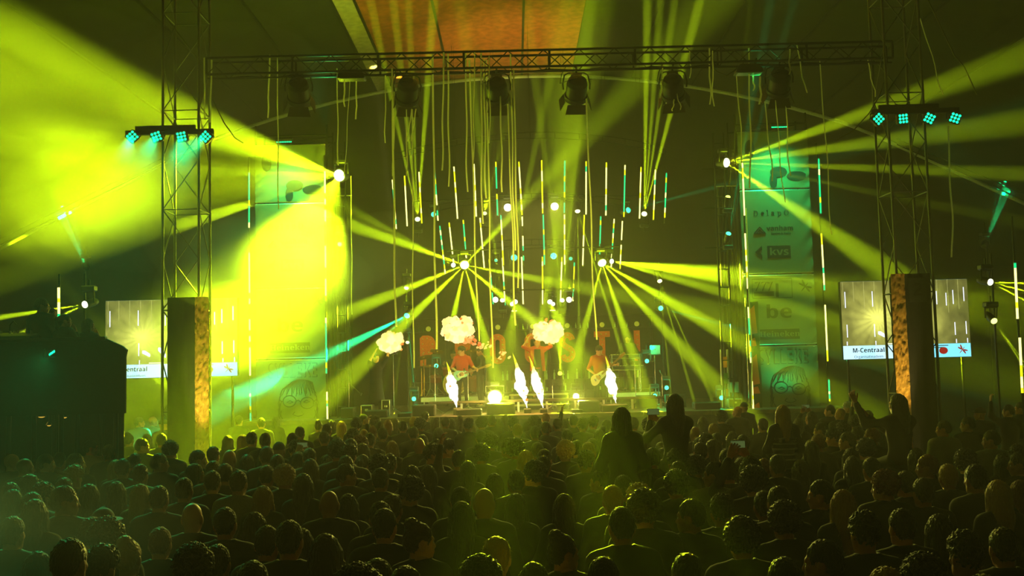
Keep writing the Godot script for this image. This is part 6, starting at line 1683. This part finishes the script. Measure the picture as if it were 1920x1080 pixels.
# The crowd. One line each: pixel of the top of the head in the 1920 x 1080 frame, hair, colour, way of looking (b to the stage, l, r to the sides), clothes.
const CROWD := """
23 848 bald n r charcoal
47 856 bald n r navy
87 849 short d r grey
112 846 short d b black
143 848 short d r black
171 823 short d r pale
182 807 short d b black
190 817 short d r black
204 832 short n b black
242 812 bun d b charcoal
262 781 short g r black
287 779 bald n r charcoal
307 785 cap k r black
267 820 short n r black
275 812 bob d b black
303 811 short n b charcoal
320 827 curly d b black
300 848 short d r black
217 860 bob b b charcoal
263 868 short d b pale
230 858 short d b black
253 848 short n b charcoal
137 873 messy b b black
57 887 long n r charcoal
20 902 bob d b black
24 915 long d b black
77 905 messy d b black
120 893 short d b charcoal
60 920 short n b black
122 908 short n r charcoal
65 933 long n b black
167 905 long d b olive
218 900 long d b black
263 905 long b b grey
298 908 short d b black
345 893 short d b charcoal
372 842 short d r black
367 867 long d r black
398 880 short n b black
430 840 bald n b charcoal
400 835 short d b black
427 815 bob n b black
448 778 short n b charcoal
455 813 long b b grey
472 808 short d b black
463 850 bob d b black
422 867 short d b charcoal
400 862 short n b black
447 880 short d b pale
360 938 bald d b charcoal
422 948 short d b black
477 957 bob d b black
23 965 short d b black
172 966 short n b charcoal
200 972 curly d b black
193 950 hat k b black
240 1008 bun b b brown
187 1023 messy d b black
300 985 short r b black
363 1022 curly d b charcoal
407 1017 short n b black
473 1047 short d b charcoal
70 1030 long d b black
130 1005 short d b charcoal
490 782 short d b black
517 780 bob d b charcoal
497 810 short n b black
523 827 cap k b black
500 835 short d b charcoal
552 825 messy d b black
562 798 short d b black
548 810 short n b charcoal
580 838 short d b black
608 807 short n b black
597 788 bun n b charcoal
613 793 short d b black
622 786 bob n b black
640 788 long b b black
632 817 short g b charcoal
660 803 messy d b black
682 775 short d r black
682 802 bald n b charcoal
698 798 short r b black
727 785 long r b black
712 789 short d b charcoal
755 787 short d b black
775 780 short b b charcoal
797 770 short d b black
835 780 short n b black
862 778 long n b charcoal
846 783 bob d b black
882 792 long b b black
922 777 short n b charcoal
947 777 long n b black
775 798 short d b black
822 800 bob d b charcoal
792 813 short d b black
902 805 short d b black
920 813 curly n b charcoal
818 821 short d b black
837 823 messy n r pale
786 818 bald b b grey
735 825 bob b b black
693 810 short d b charcoal
675 817 curly r b maroon
680 829 long n b black
657 820 short d b charcoal
632 826 curly d b black
653 833 messy d b black
495 845 long d b black
520 850 short d b charcoal
582 858 long n b black
615 850 long d b black
648 852 short d b charcoal
680 850 tail d b maroon
710 853 curly d b black
730 848 short d b black
650 867 short d r charcoal
713 875 short d b black
810 832 messy d r black
902 833 curly n b charcoal
953 823 curly n l grey
772 870 bob n b black
803 870 long d b olive
877 862 long d b black
927 885 long d b charcoal
767 895 curly d l black
863 910 short d b black
907 910 bald n b olive
617 915 bald n b black
533 872 curly b b charcoal
493 908 bob b b olive
568 885 long d b black
652 923 long d b black
713 937 short d b charcoal
735 924 short n b black
865 937 long d b black
720 950 short d b black
787 976 bun n r charcoal
930 1002 short b b grey
500 982 short d b charcoal
542 972 short d b black
565 987 long d b black
610 997 long n b charcoal
900 1045 curly d b black
760 1057 short n b charcoal
707 1043 short d b black
670 1063 curly d b black
500 870 short d b black
970 793 short b b black
988 788 long n b charcoal
1003 797 short d b black
1023 773 short r b black
1023 789 short n b charcoal
1045 783 short d b black
1075 777 raise d b black
1112 780 messy d b black
1137 785 short d b charcoal
1130 797 bob d b black
1063 803 short d b black
1123 803 long n b charcoal
1082 823 short d b black
1060 827 curly b b charcoal
1103 827 short b b black
1110 820 bob d b black
1007 827 short n b charcoal
967 823 curly d b black
985 842 bob b b grey
1020 840 short d b black
1018 852 short d b charcoal
1053 847 long d b black
1097 845 messy d b olive
1208 823 short n b black
1240 827 short g b charcoal
1242 838 bob d b black
1223 837 short d b black
1203 847 long d b charcoal
1267 843 messy d b black
1303 797 bald n b black
1338 792 short b b charcoal
1352 770 curly n b black
1382 760 bald n l charcoal
1395 753 cap k b black
1323 812 messy d b black
1343 810 short d b charcoal
1373 807 long n b black
1393 813 short d b black
1335 822 long n l charcoal
1382 825 messy d b black
1313 827 short n b black
1310 818 bob d b charcoal
1362 840 short d b black
1272 862 short n b black
1305 855 curly d b charcoal
1338 863 short d l pale
1365 860 short d b black
1390 855 long n b black
1407 852 phone d b charcoal
1412 875 curly d b black
1432 857 short r b black
1430 783 short d b black
967 878 short d b black
1000 865 curly d l charcoal
1123 878 tail d l black
1168 888 short d b charcoal
1148 907 short b b grey
1195 908 messy b b black
1207 920 curly n b charcoal
1267 883 curly d b black
1293 933 short d l charcoal
1352 927 messy d b black
967 922 bob d b black
1057 923 long n b charcoal
1165 947 short d b black
1057 998 bun d r olive
1288 1033 short d b black
1390 972 curly d b black
1432 917 short d b charcoal
1457 850 short d b black
1490 807 cap w b charcoal
1497 782 bob d b black
1520 770 phone d l black
1555 758 short n l black
1575 763 bald b l charcoal
1590 753 messy w l black
1605 778 curly d b black
1628 768 raise d b charcoal
1538 790 short d l black
1580 790 messy d b black
1607 797 short d b charcoal
1633 800 short r l black
1533 812 short r b black
1563 803 messy d l charcoal
1587 808 short d l black
1623 823 curly d b black
1653 800 bob d b charcoal
1520 825 long d b black
1595 838 bob n b olive
1598 853 long d b black
1633 855 short d b charcoal
1500 860 long d b black
1657 883 curly r l black
1700 833 long b b black
1718 838 long n b charcoal
1737 850 short r l black
1768 787 short d l pale
1857 805 short d l pale
1810 843 curly d b black
1777 867 short b b charcoal
1828 868 short d b black
1910 845 short d l charcoal
1880 847 long d b black
1913 833 messy n l black
1813 780 short d l charcoal
1837 762 cap k l black
1912 753 short n l black
1537 897 short d l black
1580 915 long b b charcoal
1460 908 short d b black
1470 942 curly d b charcoal
1730 893 short n b black
1697 880 short d b black
1870 897 long b b black
1912 897 long r b charcoal
1540 1008 short d l black
1810 997 messy d b charcoal
1660 1058 short b b black
1843 1072 short n b charcoal
1690 950 short d b black
1760 960 long d b black
1620 960 messy d b charcoal
1880 985 short d b black
1470 1040 short d b black
1730 1040 curly d b black
1130 1040 short d b charcoal
1000 1050 long d b black
668 784 curly d b black
703 780 messy n b black
741 783 long n b charcoal
788 784 curly n b black
815 782 bob n b black
878 784 messy n b black
903 781 curly d b black
935 784 bob d b charcoal
962 782 messy d b black
1002 780 curly n b charcoal
1060 783 long d b black
1092 784 messy n b charcoal
1160 784 messy d b black
1188 781 short n b black
1215 784 curly d b charcoal
1240 782 messy d b black
1282 780 curly d b charcoal
1318 779 long n b black
345 782 raise d b black
225 803 raise n b charcoal
560 845 phone d b black
717 800 raise d b black
1890 757 raise n l black
860 842 raise d b black
"""

# heads that anyone would pick out: label by their pixel
const PICKED := {
	"23 848": "bald man in teal light at the frame edge, face turned from the balcony",
	"47 856": "balding man with teal on his crown, beside the bald man at the edge",
	"217 860": "blonde wavy bob seen from behind, teal glints, below the foil strip tower",
	"137 873": "tousled blond hair lit teal, near the teal-lit bald pair",
	"263 868": "short dark hair above a pale teal-lit shirt, below the smoky tower",
	"171 823": "short dark hair above a light open collar, under the balcony end",
	"240 1008": "large blonde upswept bun seen from behind in green haze",
	"193 950": "brimmed hat lit from behind near the green haze",
	"430 840": "large pale balding head beside the smoky tower's outer banner",
	"447 880": "short hair and pale shirt edged in teal, smoky side",
	"533 872": "round blond curls glowing green below the smoky banner face",
	"735 825": "round blond bob below the dancer",
	"675 817": "bright red curls below the stage's smoky end",
	"837 823": "teal-edged hair and pale top below the guitar player's flame",
	"810 832": "head with a teal bright fringe just before the pale-topped person",
	"902 833": "tousled hair with lit neck and shoulders below the blazing white lamp",
	"953 823": "curly-haired profile with glowing edge facing the balcony side, below the white lamp",
	"985 842": "pale bob haloed in yellow before the flame jet pair",
	"720 950": "man with short dark hair and glowing ear, large, in mid frame",
	"787 976": "woman with a hair bun turned in profile beside the man with glowing ear",
	"930 1002": "close blond head with bright yellow top edge",
	"760 1057": "top of a rim-lit head at the bottom edge below the glowing-ear man",
	"1148 907": "short fair hair glowing, ahead of the pair with haloed hair",
	"1195 908": "tousled fair hair glowing brightest of the clear side crowd",
	"1207 920": "long-curled head with bright yellow neck, clear side",
	"1057 923": "long hair with a thin golden outline, mid crowd",
	"1057 998": "upswept bun with lit edge and olive jacket, close to camera",
	"1103 827": "short fair hair shining yellow below the bass player",
	"1338 863": "dark man in a pale teal tee turned in profile, clear side",
	"1293 933": "man in profile with one lit cheek, below the clear wing",
	"1457 850": "short-haired head with bright outline below the clear banner face",
	"1490 807": "person in a pale cap behind the striped child",
	"1580 915": "long fair hair with a glowing parting, clear side, dark surroundings",
	"1768 787": "man with a pale teal-lit shirt shoulder beyond the wrapped tower",
	"1857 805": "man in profile with a pale shirt beyond the clear screen",
	"1700 833": "long fair hair below the wrapped tower with the number",
	"1870 897": "long fair hair falling beside the frame edge",
	"1590 753": "white-haired man in profile below the clear screen",
	"1575 763": "bald fair head just beside the white-haired man",
	"1912 753": "face peering in at the frame edge beside a raised arm",
	"1890 757": "person with one arm up beside the frame edge",
	"345 782": "person with one arm up before the smoky wrapped tower",
	"225 803": "person pointing one arm up under the balcony end",
	"560 845": "person holding up a lit phone below the smoky banner",
	"1407 852": "person holding a phone up below the clear banner",
	"1520 770": "person raising a dark phone before the drawn face",
	"1352 770": "bushy-haired head below the clear wing's speaker",
	"1382 760": "bald head in profile beside the cap at the clear wing",
	"1395 753": "person in a dark cap at the foot of the clear wing",
	"287 779": "bald man before the smoky screen",
	"262 781": "grey-haired profile beside the bald man before the smoky screen",
	"1000 865": "large curly head in profile, before the flame pair",
	"1267 883": "big dark curls with a lit edge, clear side",
	"567 987": "big long dark hair near camera",
}

func spot_name(x: float) -> String:
	for q in [[45, "balcony's first post"], [85, "balcony's second post"], [130, "balcony's tall man"], [180, "balcony's ponytailed woman"], [238, "balcony's cut corner"], [276, "smoky screen's caption"], [318, "smoky screen's inner edge"], [366, "smoky tower's black wrap"], [392, "smoky tower's gold foil"], [420, "smoky screen's apple"], [450, "smoky screen's dragonfly"], [482, "smoky banner's outer tubes"], [512, "smoky banner's first letter"], [545, "smoky banner's drawn glasses"], [580, "smoky banner's drawn cheek"], [622, "smoky banner's inner tubes"], [655, "smoky drape"], [690, "wedge at the smoky end"], [722, "performer in the coat"], [755, "round fireball"], [785, "drum riser's corner"], [815, "first marquee letter"], [845, "bass drum"], [878, "red-shirted guitarist"], [910, "musician in black"], [945, "blazing white lamp"], [975, "first of the flame pair"], [1005, "second of the flame pair"], [1035, "singer"], [1065, "fifth marquee letter"], [1095, "round white floor lamp"], [1125, "bass player"], [1155, "bass player's flame"], [1185, "keyboard player"], [1215, "two-tier keyboards"], [1245, "laptop"], [1290, "phone-filming shoulder rider"], [1330, "clear end's wide speaker"], [1365, "clear wing's ladder truss"], [1402, "clear banner's inner tubes"], [1440, "orange strip banner"], [1475, "striped child"], [1510, "clear banner's drawn lips"], [1545, "clear banner's outer tubes"], [1585, "clear screen's near edge"], [1625, "clear screen's caption"], [1672, "clear screen's bright flare"], [1705, "clear tower's gold foil"], [1745, "number two sign"], [1790, "clear screen's apple"], [1830, "clear screen's dragonfly"], [1870, "fan of short beams"]]:
		if x < q[0]: return q[1]
	return "edge LED tubes"

func build_crowd() -> void:
	var arms_f := [[Vector3(-.25, 1.14, -.02), Vector3(-.12, 1.02, -.22)], [Vector3(.25, 1.14, -.02), Vector3(.12, 1.02, -.22)]]
	var figs := {}
	for q in [["b", 0.0], ["l", 1.15], ["r", -1.15]]:
		figs["m" + q[0]] = figure("crowd man " + q[0], {"yaw": q[1], "arms": arms_f if q[0] == "l" else pose().arms})
		figs["f" + q[0]] = figure("crowd woman " + q[0], {"female": true, "yaw": q[1], "arms": arms_f})
	for q in [["b", .0], ["l", .9]]:
		figs["raise" + q[0]] = figure("crowd raised " + q[0], {"yaw": q[1], "curl": .7, "arms": [[Vector3(-.30, 1.55, -.12), Vector3(-.26, 1.83, -.16)], [Vector3(.25, 1.14, -.02), Vector3(.12, 1.02, -.22)]]})
		figs["phone" + q[0]] = figure("crowd phone " + q[0], {"yaw": q[1], "female": true, "curl": .9, "thumb": [Vector3(1, 0, 0), Vector3(-1, 0, 0)], "arms": [[Vector3(-.26, 1.42, -.26), Vector3(-.09, 1.72, -.34)], [Vector3(.26, 1.42, -.26), Vector3(.09, 1.72, -.34)]]})
	var ranks := ["front rank", "second rank", "third rank", "fourth rank", "fifth rank", "sixth rank", "seventh rank", "eighth rank", "ninth rank", "tenth rank", "eleventh rank", "last rank"]
	var bounds := [786, 799, 812, 824, 836, 850, 866, 888, 915, 955, 1005, 2000]
	var hairs := {"short": "short-haired person", "messy": "tousle-haired person", "curly": "curly-haired person", "long": "long-haired person", "bob": "person with a bob", "bun": "person with a bun", "tail": "person with a ponytail", "bald": "bald person", "cap": "person in a cap", "hat": "person in a hat", "raise": "person raising one arm", "phone": "person holding up a phone"}
	var tints := {"d": "dark", "n": "brown", "b": "fair", "g": "grey", "r": "red", "k": "dark", "w": "pale"}
	var r := RandomNumberGenerator.new(); r.seed = 41
	var spots := []
	var used := {}
	for row in CROWD.split("\n", false):
		var w := row.split(" ")
		var x := float(w[0])
		var y := float(w[1])
		var hair: String = w[2]
		var fem: bool = hair in ["long", "bob", "bun", "tail"]
		# the height that keeps this person clear of the others
		var best := -1.0
		var h := 1.75
		for k in 9:
			var hh: float = (1.66 if fem else 1.74) + [0.0, .03, -.03, .06, -.06, .09, -.09, .12, -.12][k]
			var d := minf(depth_at(x, y, hh + .02), 25.6)
			var p := at(x, y, d)
			var near := 9.0
			for s in spots: near = minf(near, Vector2(p.x, p.z).distance_to(s))
			if near > best + .02: best = near; h = hh
			if near > .42: break
		var d := minf(depth_at(x, y, h + .02), 25.6)
		var p := at(x, y, d)
		var top: float = p.y - .02
		spots.append(Vector2(p.x, p.z))
		var sc := top / 1.76
		var fig: Dictionary
		var cut := hair
		if hair in ["raise", "phone"]:
			fig = figs[hair + ("l" if w[4] == "l" else "b")]; cut = "short" if hair == "raise" else "long"
		else: fig = figs[("f" if fem else "m") + w[4]]
		if hair == "bald": cut = "none"
		var rank := 0
		while y > bounds[rank]: rank += 1
		var key := w[0] + " " + w[1]
		var label: String
		if PICKED.has(key): label = PICKED[key]
		else:
			var look: String = {"b": "", "l": " turned to the balcony", "r": " turned from the balcony"}[w[4]]
			var hp: String = hairs[hair]
			var tint: String = tints[w[3]] if not hair in ["cap", "hat", "bald"] else ""
			label = ("%s %s%s, %s below the %s" % [tint, hp, look, ranks[rank], spot_name(x)]).strip_edges()
			if hp.begins_with("person with"): label = "person with a %s %s%s, %s below the %s" % [tint, hp.substr(14), look, ranks[rank], spot_name(x)]
			elif hp.begins_with("person"): label = "%s%s, %s below the %s" % [hp, look, ranks[rank], spot_name(x)]
			elif w[3] in ["d", "n", "b", "r", "g"]: label = "%s %s%s, %s below the %s" % [{"d": "dark", "n": "brown", "b": "fair", "r": "red", "g": "grey"}[w[3]], hp, look, ranks[rank], spot_name(x)]
		if used.has(label):
			used[label] += 1
			label = label.replace(" below", ", in %s, below" % w[5]) if used[label] == 2 else label.replace("person", "person behind another")
			if used.has(label): print("DUP ", row, " -> ", label)
		used[label] = used.get(label, 0) + 1
		var o := person(label, Vector3(p.x, top - 1.76 * sc, p.z), r.randf_range(-.22, .22) * (1.0 if w[4] == "b" else .4), sc, fig, cut, w[3], w[5], ["black", "denim", "charcoal"][r.randi() % 3], "crowd in front of the stage", r.randi() % 3, w[4] != "b")
		if hair == "phone":
			var hand := o.transform * Vector3(0, 1.84, -.36)
			var ph := thing("phone", "lit phone held up by %s" % ("the person below the smoky banner" if x < 700.0 else ("the person below the clear banner" if x < 1450.0 else "the person before the drawn face")), "phone", hand, "phones held up")
			part(ph, "case", Mb.new().box(Vector3.ZERO, Vector3(.15, .075, .009), .004).done(), mat("black plastic", Color(.03, .03, .03), .5))
			part(ph, "screen", Mb.new().box(Vector3(0, 0, .005), Vector3(.14, .066, .002)).done(), glow("phone screen", Color(.45, .55, .3), .35))
	# riders on shoulders, each on a carrier of her own
	var rider := {"female": true, "legs": [[Vector3(-.15, .84, -.36), Vector3(-.13, .42, -.30)], [Vector3(.15, .84, -.36), Vector3(.13, .42, -.30)]]}
	var film := figure("rider filming", rider.merged({"yaw": .25, "curl": 1.0, "thumb": [Vector3(1, 0, 0), Vector3(-1, 0, 0)], "arms": [[Vector3(-.30, 1.22, -.24), Vector3(-.20, 1.42, -.46)], [Vector3(.10, 1.17, -.26), Vector3(-.10, 1.42, -.46)]]}))
	var sit := figure("rider sitting", rider.merged({"arms": arms_f}))
	var cheer := figure("rider cheering", rider.merged({"yaw": .5, "curl": .6, "arms": [[Vector3(-.34, 1.38, -.22), Vector3(-.44, 1.66, -.26)], [Vector3(.06, 1.2, -.3), Vector3(-.24, 1.48, -.38)]], "thumb": [Vector3(1, 0, 0), Vector3(-1, 0, 0)]}))
	for q in [[1264.0, 737.0, 11.6, film, "woman on shoulders filming the stage with a phone, long hair", "long", "n", "black", "carrier under the filming woman, face hidden"], [1165.0, 762.0, 10.4, sit, "person with straight bobbed hair riding on shoulders in a dark printed top", "bob", "n", "charcoal", "carrier under the bobbed rider, head hidden"], [1682.0, 737.0, 12.2, cheer, "woman on shoulders with raised arms before the gold foil", "long", "n", "maroon", "carrier under the cheering woman before the gold foil"], [1467.0, 758.0, 12.0, sit, "child with long fair hair in a striped top riding on shoulders", "long", "b", "olive", "carrier under the striped child, head hidden"]]:
		var top := at(q[0], q[1], q[2])
		var sc: float = .95 if q[0] != 1467.0 else .84
		var o := person(q[4], Vector3(top.x, top.y - 1.775 * sc, -q[2]), .1, sc, q[3], q[5], q[6], q[7], "denim", "riders on shoulders", 0, true)
		if q[0] == 1467.0:
			for k in 5: part(o, "stripe", Mb.new().tube(range(25).map(func(i): return Vector3(.178 * cos(TAU * i / 24.0), 1.0 + .075 * k, .126 * sin(TAU * i / 24.0))), .014, 5).done(), wear("pale"))
		var seat: float = o.position.y + .80 * sc
		var cs := clampf(seat / 1.47, .8, 1.12)
		person(q[8], Vector3(top.x, 0, -q[2] - .13), 0.0, seat / 1.47 if seat / 1.47 < 1.2 else cs, figs.mb, "short", "d", "black", "denim", "carriers under the riders", 1)
		if q[3] == film:
			var ph := thing("phone", "phone in the hands of the woman filming from shoulders", "phone", o.transform * Vector3(-.15, 1.53, -.49), "phones held up")
			part(ph, "case", Mb.new().box(Vector3.ZERO, Vector3(.15, .075, .009), .004).done(), mat("black plastic", Color(.03, .03, .03), .5))
			part(ph, "screen", Mb.new().box(Vector3(0, 0, .005), Vector3(.14, .066, .002)).done(), glow("phone screen", Color(.45, .55, .3), .35))
